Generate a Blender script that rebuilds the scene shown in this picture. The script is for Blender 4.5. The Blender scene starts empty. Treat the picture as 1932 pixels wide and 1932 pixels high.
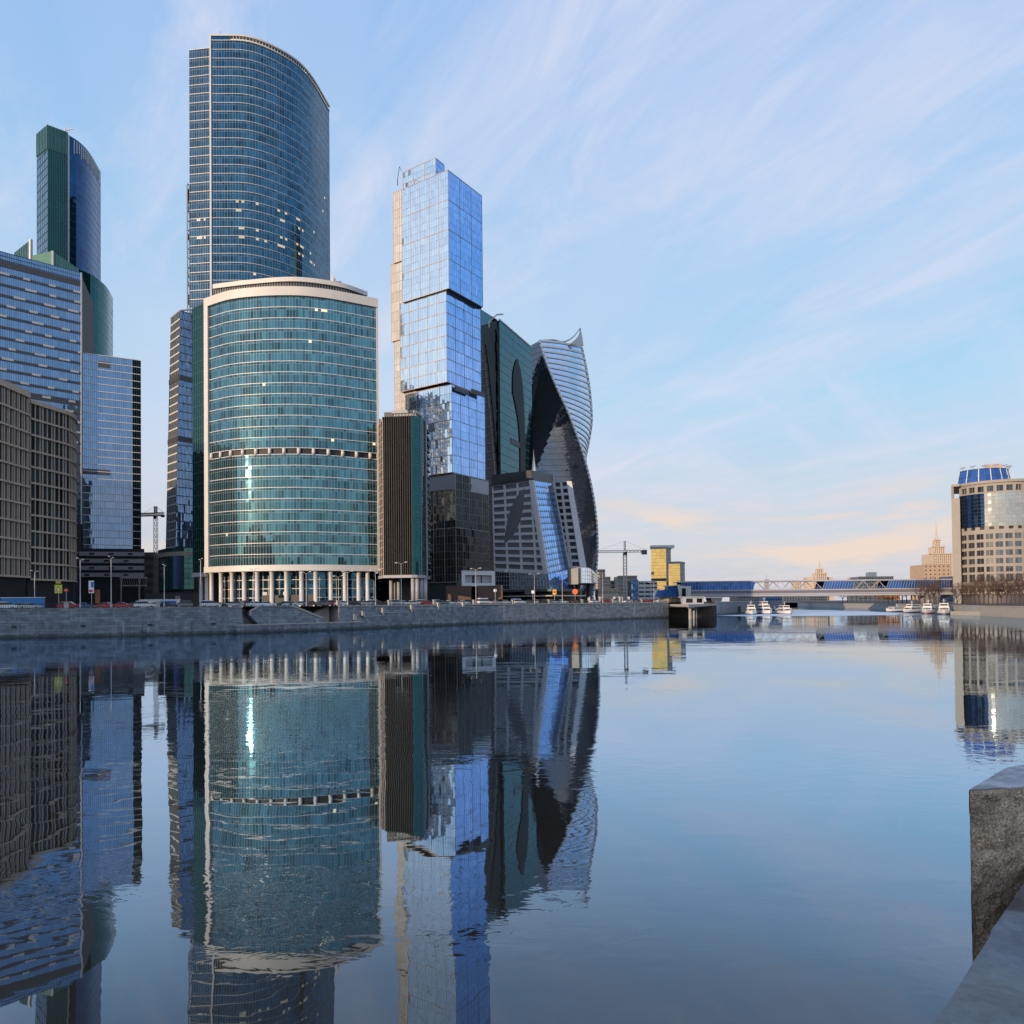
import bpy, math, random, bisect
from mathutils import Vector, Matrix
random.seed(7)
R = math.radians
sc = bpy.context.scene
col = sc.collection

# ------------------------------------------------------------------ camera
F = 1400.0            # focal length, in pixels of a 1932-pixel-wide picture
PITCH, ROLL = R(0.9), R(0.55)
HZ = 1138.0           # row of the horizon at the picture's centre
CAMZ = 6.4            # eye height above the river
YC = HZ - F*math.tan(PITCH)
cd = bpy.data.cameras.new('camera')
cam = bpy.data.objects.new('camera', cd); col.objects.link(cam)
cd.sensor_width = 36; cd.sensor_fit = 'HORIZONTAL'
cd.lens = 36*F/1932; cd.shift_y = (YC-966)/1932
cd.clip_start = 0.05; cd.clip_end = 30000
RM = Matrix.Rotation(math.pi/2+PITCH, 3, 'X') @ Matrix.Rotation(-ROLL, 3, 'Z')
cam.matrix_world = Matrix.Translation((0, 0, CAMZ)) @ RM.to_4x4()
sc.camera = cam

# ------------------------------------------------------------------ sky and sun
SUN_AZ = math.atan2(-0.66, -0.75)     # compass angle from +Y towards +X of the low sun, behind and left of the viewer
SUN_EL = R(9.0)
w = bpy.data.worlds.new('World'); sc.world = w; w.use_nodes = True
N, L = w.node_tree.nodes, w.node_tree.links
N.clear()
def nd(t, **k):
    n = N.new(t)
    for a, b in k.items(): setattr(n, a, b)
    return n
def mth(op, a, b=None, clamp=False):
    n = nd('ShaderNodeMath', operation=op); n.use_clamp = clamp
    for i, s in enumerate((a, b)):
        if s is None: continue
        if isinstance(s, (int, float)): n.inputs[i].default_value = s
        else: L.new(s, n.inputs[i])
    return n.outputs[0]
def rng(v, a, b, c=0.0, d=1.0, smooth=True):
    n = nd('ShaderNodeMapRange'); n.interpolation_type = 'SMOOTHSTEP' if smooth else 'LINEAR'
    L.new(v, n.inputs['Value'])
    for k, x in zip(('From Min', 'From Max', 'To Min', 'To Max'), (a, b, c, d)): n.inputs[k].default_value = x
    return n.outputs[0]
def cmix(f, a, b, bt='MIX'):
    n = nd('ShaderNodeMix', data_type='RGBA', blend_type=bt)
    for k, s in ((0, f), (6, a), (7, b)):
        if isinstance(s, (int, float)): n.inputs[k].default_value = s
        elif isinstance(s, tuple): n.inputs[k].default_value = (*s, 1)
        else: L.new(s, n.inputs[k])
    return n.outputs[2]
VEIL_X, VEIL_Y, LOW_X = -4.0, 3.0, 3.7
sky = nd('ShaderNodeTexSky', sky_type='NISHITA'); sky.sun_disc = False
sky.sun_elevation = SUN_EL; sky.sun_rotation = SUN_AZ
sky.altitude = 100; sky.air_density = 1.0; sky.dust_density = 1.6; sky.ozone_density = 2.0
tc = nd('ShaderNodeTexCoord')
sp = nd('ShaderNodeSeparateXYZ'); L.new(tc.outputs['Generated'], sp.inputs[0])
dz = mth('MAXIMUM', sp.outputs[2], 0.0)
den = mth('ADD', dz, 0.10)
cx_ = mth('DIVIDE', sp.outputs[0], den); cy_ = mth('DIVIDE', sp.outputs[1], den)
cb = nd('ShaderNodeCombineXYZ'); L.new(cx_, cb.inputs[0]); L.new(cy_, cb.inputs[1])
def cloud_layer(rot, sx, sy, off, scale, lo, hi, detail=7, rough=0.55, dist=0.6):
    # high streaky cloud on a flat layer overhead, drawn out along one wind direction
    mp = nd('ShaderNodeMapping'); mp.inputs['Rotation'].default_value = (0, 0, rot)
    mp.inputs['Location'].default_value = off
    L.new(cb.outputs[0], mp.inputs[0])
    m2 = nd('ShaderNodeMapping'); m2.inputs['Scale'].default_value = (sx, sy, 1); L.new(mp.outputs[0], m2.inputs[0])
    no = nd('ShaderNodeTexNoise'); no.inputs['Scale'].default_value = scale; no.inputs['Detail'].default_value = detail
    no.inputs['Roughness'].default_value = rough; no.inputs['Distortion'].default_value = dist
    L.new(m2.outputs[0], no.inputs['Vector'])
    return rng(no.outputs[0], lo, hi)
c1 = cloud_layer(R(-34), 1.0, 0.22, (11.3, -3.0, 0), 0.9, 0.36, 0.66, detail=8, rough=.6, dist=1.0)
c2 = cloud_layer(R(38), 1.1, 0.34, (5.5, -7.2, 0), 0.8, 0.40, 0.68, detail=8, rough=.62, dist=1.4)
c3 = cloud_layer(R(10), 0.8, 0.55, (VEIL_X, VEIL_Y, 0), 0.30, 0.47, 0.68, detail=6)
c5 = cloud_layer(R(-30), 2.6, 0.9, (1.3, 0.2, 0), 1.6, 0.35, 0.75, detail=8, rough=.65, dist=.8)      # fine fibres
cl = mth('MAXIMUM', mth('MULTIPLY', c1, 0.85), mth('MULTIPLY', c2, 0.78))
cl = mth('MULTIPLY', cl, mth('ADD', mth('MULTIPLY', c5, 0.55), 0.55))
cl = mth('MAXIMUM', cl, mth('MULTIPLY', c3, 0.74), clamp=True)
el = dz
# clear air: the physical sky evened out by thin high haze that whitens towards the horizon
rp = nd('ShaderNodeValToRGB'); L.new(el, rp.inputs[0]); cr_ = rp.color_ramp
stops = [(0.0, (.44, .46, .56)), (.13, (.43, .50, .59)), (.25, (.335, .53, .69)), (.45, (.205, .45, .715)), (.65, (.11, .345, .71)), (1.0, (.075, .23, .56))]
while len(cr_.elements) < len(stops): cr_.elements.new(.5)
for e_, (q_, c_) in zip(cr_.elements, stops): e_.position = q_; e_.color = (*c_, 1)
hz2 = cmix(1.0, rp.outputs[0], (10.0, 10.0, 10.0), 'MULTIPLY')
base = cmix(0.78, sky.outputs[0], hz2)
low = rng(el, 0.02, 0.22, 1.0, 0.0)
ccol = cmix(low, (4.9, 5.15, 6.25), (5.3, 4.9, 4.9))
out = cmix(cl, base, ccol)
# low warm cumulus banks far off
mp4 = nd('ShaderNodeMapping'); mp4.inputs['Scale'].default_value = (2.6, 2.6, 15.0); mp4.inputs['Location'].default_value = (LOW_X, 0.2, 0.0); L.new(tc.outputs['Generated'], mp4.inputs[0])
n4 = nd('ShaderNodeTexNoise'); n4.inputs['Scale'].default_value = 1.5; n4.inputs['Detail'].default_value = 7; n4.inputs['Roughness'].default_value = .55; n4.inputs['Distortion'].default_value = .5; L.new(mp4.outputs[0], n4.inputs['Vector'])
c4 = mth('MULTIPLY', rng(n4.outputs[0], .50, .68), mth('MULTIPLY', rng(el, .0, .03), rng(el, .09, .17, 1.0, 0.0)))
out = cmix(mth('MULTIPLY', c4, .85), out, (6.2, 5.0, 4.2))
bg = nd('ShaderNodeBackground'); bg.inputs['Strength'].default_value = 0.095
L.new(out, bg.inputs[0])
wo = nd('ShaderNodeOutputWorld'); L.new(bg.outputs[0], wo.inputs[0])

sd = bpy.data.lights.new('sun', 'SUN'); sd.energy = 2.7; sd.angle = R(0.5); sd.color = (1.0, 0.74, 0.50)
sun = bpy.data.objects.new('sun', sd); col.objects.link(sun)
SUNV = Vector((math.sin(SUN_AZ)*math.cos(SUN_EL), math.cos(SUN_AZ)*math.cos(SUN_EL), math.sin(SUN_EL)))
sun.rotation_euler = SUNV.to_track_quat('Z', 'Y').to_euler(); sun.location = SUNV*900

vs = sc.view_settings
sc.display_settings.display_device = 'sRGB'
vs.view_transform = 'Standard'; vs.look = 'None'; vs.exposure = 0.6; vs.gamma = 1.0; vs.use_curve_mapping = False
cy = sc.cycles
cy.use_denoising = True
try: cy.denoiser = 'OPENIMAGEDENOISE'
except Exception: pass
cy.max_bounces = 7; cy.glossy_bounces = 5; cy.diffuse_bounces = 3; cy.transmission_bounces = 2
cy.caustics_reflective = False; cy.caustics_refractive = False
cy.sample_clamp_indirect = 6.0

# ------------------------------------------------------------------ placing helpers (photo row/column + distance -> metres)
def ray(px, py): return RM @ Vector(((px-966)/F, (YC-py)/F, -1))
def P(px, py, d):
    r = ray(px, py); return Vector((0, 0, CAMZ)) + r*(d/r.y)
def W2(px, d, py=850): p = P(px, py, d); return (p.x, p.y)
def Zp(px, py, d): return P(px, py, d).z
def at_z(px, py, z):
    r = ray(px, py); return Vector((0, 0, CAMZ)) + r*((z-CAMZ)/r.z)

# ------------------------------------------------------------------ mesh helpers
class MB:
    def __init__(s): s.v = []; s.f = []; s.m = []; s.r = []; s.l = []
    def q(s, pts, m=0, r=0.5, l=0.0):
        n = len(s.v); s.v += [tuple(p) for p in pts]; s.f.append(tuple(range(n, n+len(pts)))); s.m.append(m); s.r.append(r); s.l.append(l)
    def hexa(s, p, m=0):      # p: 8 points, bottom ring 0-3, top ring 4-7
        n = len(s.v); s.v += [tuple(x) for x in p]
        for f in ((3,2,1,0),(4,5,6,7),(0,1,5,4),(1,2,6,5),(2,3,7,6),(3,0,4,7)):
            s.f.append(tuple(n+i for i in f)); s.m.append(m); s.r.append(0.5); s.l.append(0.0)
    def box(s, c, d, rz=0.0, m=0):
        ca, sa = math.cos(rz), math.sin(rz); x, y, z = (k/2 for k in d); o = []
        for dz_ in (-z, z):
            for dx, dy in ((-x,-y),(x,-y),(x,y),(-x,y)):
                o.append((c[0]+dx*ca-dy*sa, c[1]+dx*sa+dy*ca, c[2]+dz_))
        s.hexa(o, m)
    def prism(s, poly, z0, z1, m=0):      # poly counter-clockwise from above; z may be list
        n = len(poly); a = len(s.v)
        Z0 = z0 if isinstance(z0, (list, tuple)) else [z0]*n; Z1 = z1 if isinstance(z1, (list, tuple)) else [z1]*n
        s.v += [(p[0], p[1], Z0[i]) for i, p in enumerate(poly)]+[(p[0], p[1], Z1[i]) for i, p in enumerate(poly)]
        fs = [tuple(range(a+n-1, a-1, -1)), tuple(range(a+n, a+2*n))]+[(a+i, a+(i+1) % n, a+n+(i+1) % n, a+n+i) for i in range(n)]
        for f in fs: s.f.append(f); s.m.append(m); s.r.append(0.5); s.l.append(0.0)
    def tube(s, a, b, r0, r1=None, n=8, m=0):
        a, b = Vector(a), Vector(b); r1 = r0 if r1 is None else r1
        d = (b-a).normalized(); x = d.orthogonal().normalized(); y = d.cross(x); k = len(s.v)
        for c, r in ((a, r0), (b, r1)):
            for i in range(n):
                t = 2*math.pi*i/n; s.v.append(tuple(c+x*(r*math.cos(t))+y*(r*math.sin(t))))
        fs = [(k+i, k+(i+1) % n, k+n+(i+1) % n, k+n+i) for i in range(n)]+[tuple(range(k+n-1, k-1, -1)), tuple(range(k+n, k+2*n))]
        for f in fs: s.f.append(f); s.m.append(m); s.r.append(0.5); s.l.append(0.0)
    def bar(s, a, b, wd, m=0): s.tube(a, b, wd/2, n=4, m=m)
    def lathe(s, c, prof, n=16, m=0):
        k = len(s.v)
        for r, z in prof:
            for i in range(n):
                t = 2*math.pi*i/n; s.v.append((c[0]+r*math.cos(t), c[1]+r*math.sin(t), c[2]+z))
        for j in range(len(prof)-1):
            for i in range(n):
                s.f.append((k+j*n+i, k+j*n+(i+1) % n, k+(j+1)*n+(i+1) % n, k+(j+1)*n+i)); s.m.append(m); s.r.append(.5); s.l.append(0.)
    def mesh(s, name, mats):
        me = bpy.data.meshes.new(name); me.from_pydata(s.v, [], s.f)
        for mt in (mats if isinstance(mats, (list, tuple)) else [mats]): me.materials.append(mt)
        if any(s.m): me.polygons.foreach_set('material_index', s.m)
        a = me.attributes.new('rnd', 'FLOAT', 'FACE'); a.data.foreach_set('value', s.r)
        if any(s.l):
            a = me.attributes.new('lit', 'FLOAT', 'FACE'); a.data.foreach_set('value', s.l)
        me.update(); return me
    def build(s, name, mats, parent=None, smooth=False):
        me = s.mesh(name, mats)
        if smooth: me.polygons.foreach_set('use_smooth', [True]*len(me.polygons))
        return link(name, me, parent)
def link(name, me, parent=None):
    o = bpy.data.objects.new(name, me); col.objects.link(o)
    if parent is not None: o.parent = parent
    return o
def thing(name, label, cat, loc=(0, 0, 0), group=None, rz=0.0):
    o = bpy.data.objects.new(name, None); col.objects.link(o); o.location = loc; o.rotation_euler = (0, 0, rz)
    o.empty_display_size = 0.1
    return tag(o, label, cat, group)
def tag(o, label, cat, group=None):
    o['label'] = label; o['category'] = cat
    if group: o['group'] = group
    return o
def struct(o, label=None):
    o['kind'] = 'structure'
    if label: o['label'] = label
    return o
def stuff(o): o['kind'] = 'stuff'; return o
def copy_tree(o, parent=None):
    c = o.copy(); col.objects.link(c); c.parent = parent
    for ch in list(o.children): copy_tree(ch, c)
    return c

# ------------------------------------------------------------------ wall surfaces S(u, v): u left to right seen from outside, v upwards
def spline(pts, n=24):
    pts = [Vector(p) for p in pts]; q = [2*pts[0]-pts[1]]+pts+[2*pts[-1]-pts[-2]]; o = []
    for i in range(1, len(q)-2):
        a, b, c, d = q[i-1:i+3]
        for k in range(n):
            t = k/n; o.append(0.5*((2*b)+(c-a)*t+(2*a-5*b+4*c-d)*t*t+(3*b-a-3*c+d)*t**3))
    o.append(pts[-1]); return [tuple(p) for p in o]
class Path:
    def __init__(s, pts):
        s.p = [Vector((p[0], p[1])) for p in pts]; s.c = [0.0]
        for a, b in zip(s.p, s.p[1:]): s.c.append(s.c[-1]+(b-a).length)
        s.len = s.c[-1]
    def at(s, u):
        t = u*s.len
        i = min(max(bisect.bisect_right(s.c, t)-1, 0), len(s.p)-2)
        seg = s.c[i+1]-s.c[i]; k = (t-s.c[i])/seg if seg else 0
        return s.p[i].lerp(s.p[i+1], k)
def wall(pts, z0, z1):
    pa = pts if isinstance(pts, Path) else Path(pts)
    f0 = z0 if callable(z0) else (lambda u: z0); f1 = z1 if callable(z1) else (lambda u: z1)
    def S(u, v):
        p = pa.at(u); a, b = f0(u), f1(u); return Vector((p.x, p.y, a+(b-a)*v))
    S.path = pa; return S
def bil(a, b, c, d):      # a bottom-left, b bottom-right, c top-right, d top-left
    a, b, c, d = map(Vector, (a, b, c, d))
    return lambda u, v: a.lerp(b, u).lerp(d.lerp(c, u), v)
def frame_at(S, u, v):
    e = 0.002
    u0, u1 = max(u-e, 0), min(u+e, 1); v0, v1 = max(v-e, 0), min(v+e, 1)
    du = (S(u1, v)-S(u0, v)).normalized(); dv = (S(u, v1)-S(u, v0)).normalized()
    return S(u, v), du, dv, du.cross(dv).normalized()
def beam_u(mb, S, v, h, out, inn=0.1, u0=0.0, u1=1.0, n=1, m=0):
    rings = []
    for i in range(n+1):
        p, du, dv, nn = frame_at(S, u0+(u1-u0)*i/n, v)
        rings.append((p+nn*out-dv*h/2, p+nn*out+dv*h/2, p-nn*inn+dv*h/2, p-nn*inn-dv*h/2))
    _loft(mb, rings, m)
def beam_v(mb, S, u, wd, out, inn=0.1, v0=0.0, v1=1.0, n=1, m=0):
    rings = []
    for i in range(n+1):
        p, du, dv, nn = frame_at(S, u, v0+(v1-v0)*i/n)
        rings.append((p+nn*out-du*wd/2, p-nn*inn-du*wd/2, p-nn*inn+du*wd/2, p+nn*out+du*wd/2))
    _loft(mb, rings, m)
def _loft(mb, rings, m):
    k = len(mb.v); n = len(rings[0])
    for r in rings: mb.v += [tuple(p) for p in r]
    fs = [tuple(range(k, k+n)), tuple(range(k+len(rings)*n-1, k+len(rings)*n-n-1, -1))]
    for j in range(len(rings)-1):
        for i in range(n): fs.append((k+j*n+i, k+(j+1)*n+i, k+(j+1)*n+(i+1) % n, k+j*n+(i+1) % n))
    for f in fs: mb.f.append(f); mb.m.append(m); mb.r.append(.5); mb.l.append(0.)
def glaze(parent, S, rows, cols, sx, glass, splits=(), jit=0.01, band='glass_band', ledge=None, thin=None, mull=None, rib=None, lit=None,
          curved=True, vs=None, ledge_name='floor_ledge', joined=False, off=0.0, shade=None):
    """rows x cols glass pieces, each of sx panes (split at the given fractions of the row); ledges, thin rails and mullions stand proud."""
    vs = vs or [j/rows for j in range(rows+1)]; rows = len(vs)-1
    tot = cols*sx; us = [i/tot for i in range(tot+1)]
    sub = [0.0]+list(splits)+[1.0]
    jm = MB() if joined else None; blk = {}
    for j in range(rows):
        va, vb = vs[j], vs[j+1]
        for c in range(cols):
            mb = jm or MB()
            for i in range(c*sx, (c+1)*sx):
                for k in range(len(sub)-1):
                    v0 = va+(vb-va)*sub[k]; v1 = va+(vb-va)*sub[k+1]
                    a, b, cc, d = S(us[i], v0), S(us[i+1], v0), S(us[i+1], v1), S(us[i], v1)
                    nn = (b-a).cross(d-a)
                    if nn.length < 1e-6: nn = (cc-b).cross(d-b)
                    nn.normalize(); ww = (b-a).length; hh = max((d-a).length, .1)
                    tx, ty = random.gauss(0, jit)*ww/2, random.gauss(0, jit)*hh/2
                    o = nn*off
                    rv = .6*random.random()+.4*blk.setdefault((j, i//4, k), random.random()) if shade is None else shade(j, i, k)
                    mb.q((a+nn*(-tx-ty)+o, b+nn*(tx-ty)+o, cc+nn*(tx+ty)+o, d+nn*(ty-tx)+o), r=rv, l=(lit(j, i, k) if lit else 0.0))
            if not joined: mb.build(band, glass, parent)
    if joined: jm.build(band, glass, parent)
    nseg = min(tot, 40) if curved else 1
    if ledge:
        h, o, mt = ledge[:3]
        L_ = MB() if joined else None
        for j in range(rows+1):
            mb = L_ or MB(); beam_u(mb, S, vs[j], h, o, n=nseg)
            if not joined: mb.build(ledge_name, mt, parent)
        if joined: L_.build(ledge_name, mt, parent)
    if thin:
        h, o, mt, fr = thin; mb = MB()
        for j in range(rows):
            for f in fr: beam_u(mb, S, vs[j]+(vs[j+1]-vs[j])*f, h, o, n=nseg)
        stuff(mb.build('transoms', mt, parent))
    if mull:
        wd, o, mt = mull; mb = MB()
        nv = 1 if not callable(getattr(S, 'twist', None)) else 24
        for i in range(tot+1):
            if rib and i % sx == 0: continue
            beam_v(mb, S, us[i], wd, o, n=nv)
        stuff(mb.build('mullions', mt, parent))
    if rib:
        wd, o, mt = rib
        for c in range(cols+1):
            mb = MB(); beam_v(mb, S, c/cols, wd, o); mb.build('rib', mt, parent)
def punched(parent, S, us, vs, win, depth, wallmat, glassmat, name='window', frame=None, wname='wall', lit=None, panes=1, joined=False):
    """a wall with real openings: win(i, j) says which cells are windows; each pane sits back by depth and is a part of its own"""
    wb = MB(); jb = MB() if joined else None
    nu, nv = len(us)-1, len(vs)-1
    for j in range(nv):
        for i in range(nu):
            a, b, c, d = S(us[i], vs[j]), S(us[i+1], vs[j]), S(us[i+1], vs[j+1]), S(us[i], vs[j+1])
            if not win(i, j): wb.q((a, b, c, d), r=random.random()); continue
            nn = (b-a).cross(d-a).normalized()*depth
            A, B, C, D = a-nn, b-nn, c-nn, d-nn
            for q in ((a, b, B, A), (b, c, C, B), (c, d, D, C), (d, a, A, D)): wb.q(q)
            mb = jb or MB()
            for k in range(panes):
                k0, k1 = k/panes, (k+1)/panes
                t = nn.normalized(); e = random.gauss(0, .006)*(b-a).length
                mb.q((A.lerp(B, k0)-t*e, A.lerp(B, k1)+t*e, D.lerp(C, k1)+t*e, D.lerp(C, k0)-t*e), r=random.random(), l=(lit(i, j) if lit else 0.))
            if frame and panes > 1:
                for k in range(1, panes):
                    p0, p1 = A.lerp(B, k/panes), D.lerp(C, k/panes); t = nn.normalized()*.06
                    x = (B-A).normalized()*.05
                    mb.q((p0-x+t, p0+x+t, p1+x+t, p1-x+t), m=1)
            if not joined: mb.build(name, [glassmat, frame] if frame else glassmat, parent)
    if joined and jb.f: stuff(jb.build(name, [glassmat, frame] if frame else glassmat, parent))
    return wb.build(wname, wallmat, parent)
def offs(pts, d):      # shift an open path outwards (towards the viewer side) by d
    o = []
    for i, p in enumerate(pts):
        a = Vector(pts[max(i-1, 0)]); b = Vector(pts[min(i+1, len(pts)-1)]); t = (b-a).normalized()
        o.append((p[0]+t.y*d, p[1]-t.x*d))
    return o
# ------------------------------------------------------------------ materials
MAT = {}
def mat(name, c, rough=0.6, metal=0.0, noise=None, bump=0.0, spec=0.5, ior=1.5):
    """plain surface; noise = (scale, amount) varies the base colour, bump = height in metres"""
    m = bpy.data.materials.new(name); m.use_nodes = True; MAT[name] = m
    n, l = m.node_tree.nodes, m.node_tree.links; b = n['Principled BSDF']
    b.inputs['Base Color'].default_value = (*c, 1); b.inputs['Roughness'].default_value = rough; b.inputs['Metallic'].default_value = metal
    b.inputs['Specular IOR Level'].default_value = spec; b.inputs['IOR'].default_value = ior
    t = n.new('ShaderNodeTexCoord')
    at = n.new('ShaderNodeAttribute'); at.attribute_name = 'rnd'
    if noise:
        no = n.new('ShaderNodeTexNoise'); no.inputs['Scale'].default_value = noise[0]; no.inputs['Detail'].default_value = 6; no.inputs['Roughness'].default_value = .65
        l.new(t.outputs['Object'], no.inputs['Vector'])
        mr = n.new('ShaderNodeMapRange'); mr.inputs['From Min'].default_value = .25; mr.inputs['From Max'].default_value = .75
        mr.inputs['To Min'].default_value = 1-noise[1]; mr.inputs['To Max'].default_value = 1+noise[1]
        l.new(no.outputs[0], mr.inputs[0])
        mx = n.new('ShaderNodeMix'); mx.data_type = 'RGBA'; mx.blend_type = 'MULTIPLY'; mx.inputs[0].default_value = 1
        mx.inputs[6].default_value = (*c, 1); l.new(mr.outputs[0], mx.inputs[7]); l.new(mx.outputs[2], b.inputs['Base Color'])
        if bump:
            bp = n.new('ShaderNodeBump'); bp.inputs['Distance'].default_value = bump; l.new(no.outputs[0], bp.inputs['Height']); l.new(bp.outputs[0], b.inputs['Normal'])
    return m
def glass(name, tint, metal=0.7, rough=0.03, var=0.3, wav=0.015, wscale=0.12, lit=(1.0, .78, .42), spec=.25):
    """coated facade glass: mirrors the sky and the city, tinted; each pane differs a little; a few rooms are lit"""
    m = bpy.data.materials.new(name); m.use_nodes = True; MAT[name] = m
    n, l = m.node_tree.nodes, m.node_tree.links; b = n['Principled BSDF']
    at = n.new('ShaderNodeAttribute'); at.attribute_name = 'rnd'
    mr = n.new('ShaderNodeMapRange'); mr.inputs['To Min'].default_value = 1-var; mr.inputs['To Max'].default_value = 1+var
    l.new(at.outputs['Fac'], mr.inputs[0])
    mx = n.new('ShaderNodeMix'); mx.data_type = 'RGBA'; mx.blend_type = 'MULTIPLY'; mx.inputs[0].default_value = 1
    mx.inputs[6].default_value = (*tint, 1); l.new(mr.outputs[0], mx.inputs[7]); l.new(mx.outputs[2], b.inputs['Base Color'])
    b.inputs['Metallic'].default_value = metal; b.inputs['Roughness'].default_value = rough; b.inputs['IOR'].default_value = 1.5; b.inputs['Specular IOR Level'].default_value = spec
    t = n.new('ShaderNodeTexCoord'); no = n.new('ShaderNodeTexNoise'); no.inputs['Scale'].default_value = wscale; no.inputs['Detail'].default_value = 3
    l.new(t.outputs['Object'], no.inputs['Vector'])
    bp = n.new('ShaderNodeBump'); bp.inputs['Distance'].default_value = wav; bp.inputs['Strength'].default_value = 1.0
    l.new(no.outputs[0], bp.inputs['Height']); l.new(bp.outputs[0], b.inputs['Normal'])
    la = n.new('ShaderNodeAttribute'); la.attribute_name = 'lit'
    b.inputs['Emission Color'].default_value = (*lit, 1)
    mu = n.new('ShaderNodeMath'); mu.operation = 'MULTIPLY'; mu.inputs[1].default_value = .8; l.new(la.outputs['Fac'], mu.inputs[0]); l.new(mu.outputs[0], b.inputs['Emission Strength'])
    return m
WHITE = mat('white_cladding', (.62, .595, .565), .45, noise=(.35, .06))
WLINE = mat('pale_aluminium', (.66, .65, .64), .4, noise=(.2, .05))
TLINE = mat('steel_blue_mullion', (.30, .36, .42), .4)
GLINE = mat('grey_aluminium', (.30, .31, .33), .4)
DLINE = mat('dark_aluminium', (.025, .028, .032), .4)
GRNL = mat('green_aluminium', (.04, .095, .085), .4)
BRONZE = mat('warm_aluminium', (.50, .40, .34), .4)
CORE = mat('dark_core', (.02, .024, .03), .6)
ROOF = mat('roof_grey', (.16, .16, .17), .8, noise=(.2, .15))
CONC = mat('concrete', (.34, .33, .32), .85, noise=(.5, .14))
STONE = mat('limestone', (.52, .42, .335), .8, noise=(.6, .12))
GREY = mat('grey_panel', (.36, .365, .38), .55, noise=(.4, .06))
DGREY = mat('dark_panel', (.07, .072, .08), .5, noise=(.4, .1))
ASPH = mat('asphalt', (.05, .05, .052), .9, noise=(1.5, .2))
PAVE = mat('pavement', (.16, .155, .15), .85, noise=(1.2, .15))
EARTH = mat('city_ground', (.07, .068, .065), .9, noise=(.05, .3))
BLACK = mat('black_metal', (.02, .02, .022), .5)
STEEL = mat('galvanised_steel', (.42, .43, .45), .45, .3)
RUBBER = mat('rubber', (.015, .015, .016), .8)
G_TEAL = glass('teal_glass', (.072, .195, .235), .78, var=.55, wav=.03)
G_BLUE = glass('blue_green_glass', (.035, .122, .19), .78, var=.5, wav=.03)
G_IMP = glass('deep_blue_glass', (.028, .075, .17), .8, var=.2)
G_IMPG = glass('deep_green_glass', (.016, .10, .105), .75, var=.1)
G_GREEN = glass('pale_green_glass', (.06, .17, .155), .6, var=.15, rough=.1)
G_SLAB = glass('steel_blue_glass', (.22, .33, .50), .82, var=.14, wav=.02)
G_CITY = glass('silver_blue_glass', (.82, .93, 1.0), .9, var=.12, wav=.05, wscale=.09)
G_DARK = glass('smoked_glass', (.03, .034, .036), .5, var=.5, spec=.15)
G_BLACK = glass('black_glass', (.008, .009, .010), .15, var=.5, spec=.03)
G_SUNLIT = glass('sunlit_cream_glass', (.88, .83, .76), .45, var=.12, rough=.15)  # sunset reflection on the stacked tower's left slivers put into the base colour
G_HWIN = glass('hotel_window_glass', (.17, .19, .21), .8, var=.5, wav=.02)
G_HOTEL = glass('hotel_glass', (.50, .52, .50), .85, var=.14, wav=.03)
PGREY = mat('pale_grey_panel', (.66, .66, .68), .55, noise=(.4, .06))
G_BROWN = glass('brown_reflection_glass', (.12, .11, .09), .7, var=.4, wav=.06)
G_WIN = glass('window_glass', (.06, .085, .11), .6, var=.6, wav=.02, spec=.2)
G_MERC = glass('emerald_glass', (.016, .11, .125), .8, var=.12)
G_TWIST = glass('twist_glass', (.58, .72, .90), .9, var=.1)
G_TWD = glass('twist_dark_glass', (.16, .18, .21), .85, var=.12, wav=.05)
G_SKYB = glass('bright_blue_glass', (.30, .52, .92), .85, var=.14, wav=.03)
G_SUNSET = glass('sunset_tinted_glass', (1.0, .66, .22), .9, var=.16, wav=.0)  # gold of the sunset reflection put into the glass tint
G_BRIDGE = glass('bridge_blue_glass', (.045, .15, .45), .55, var=.25, rough=.10)

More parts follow.
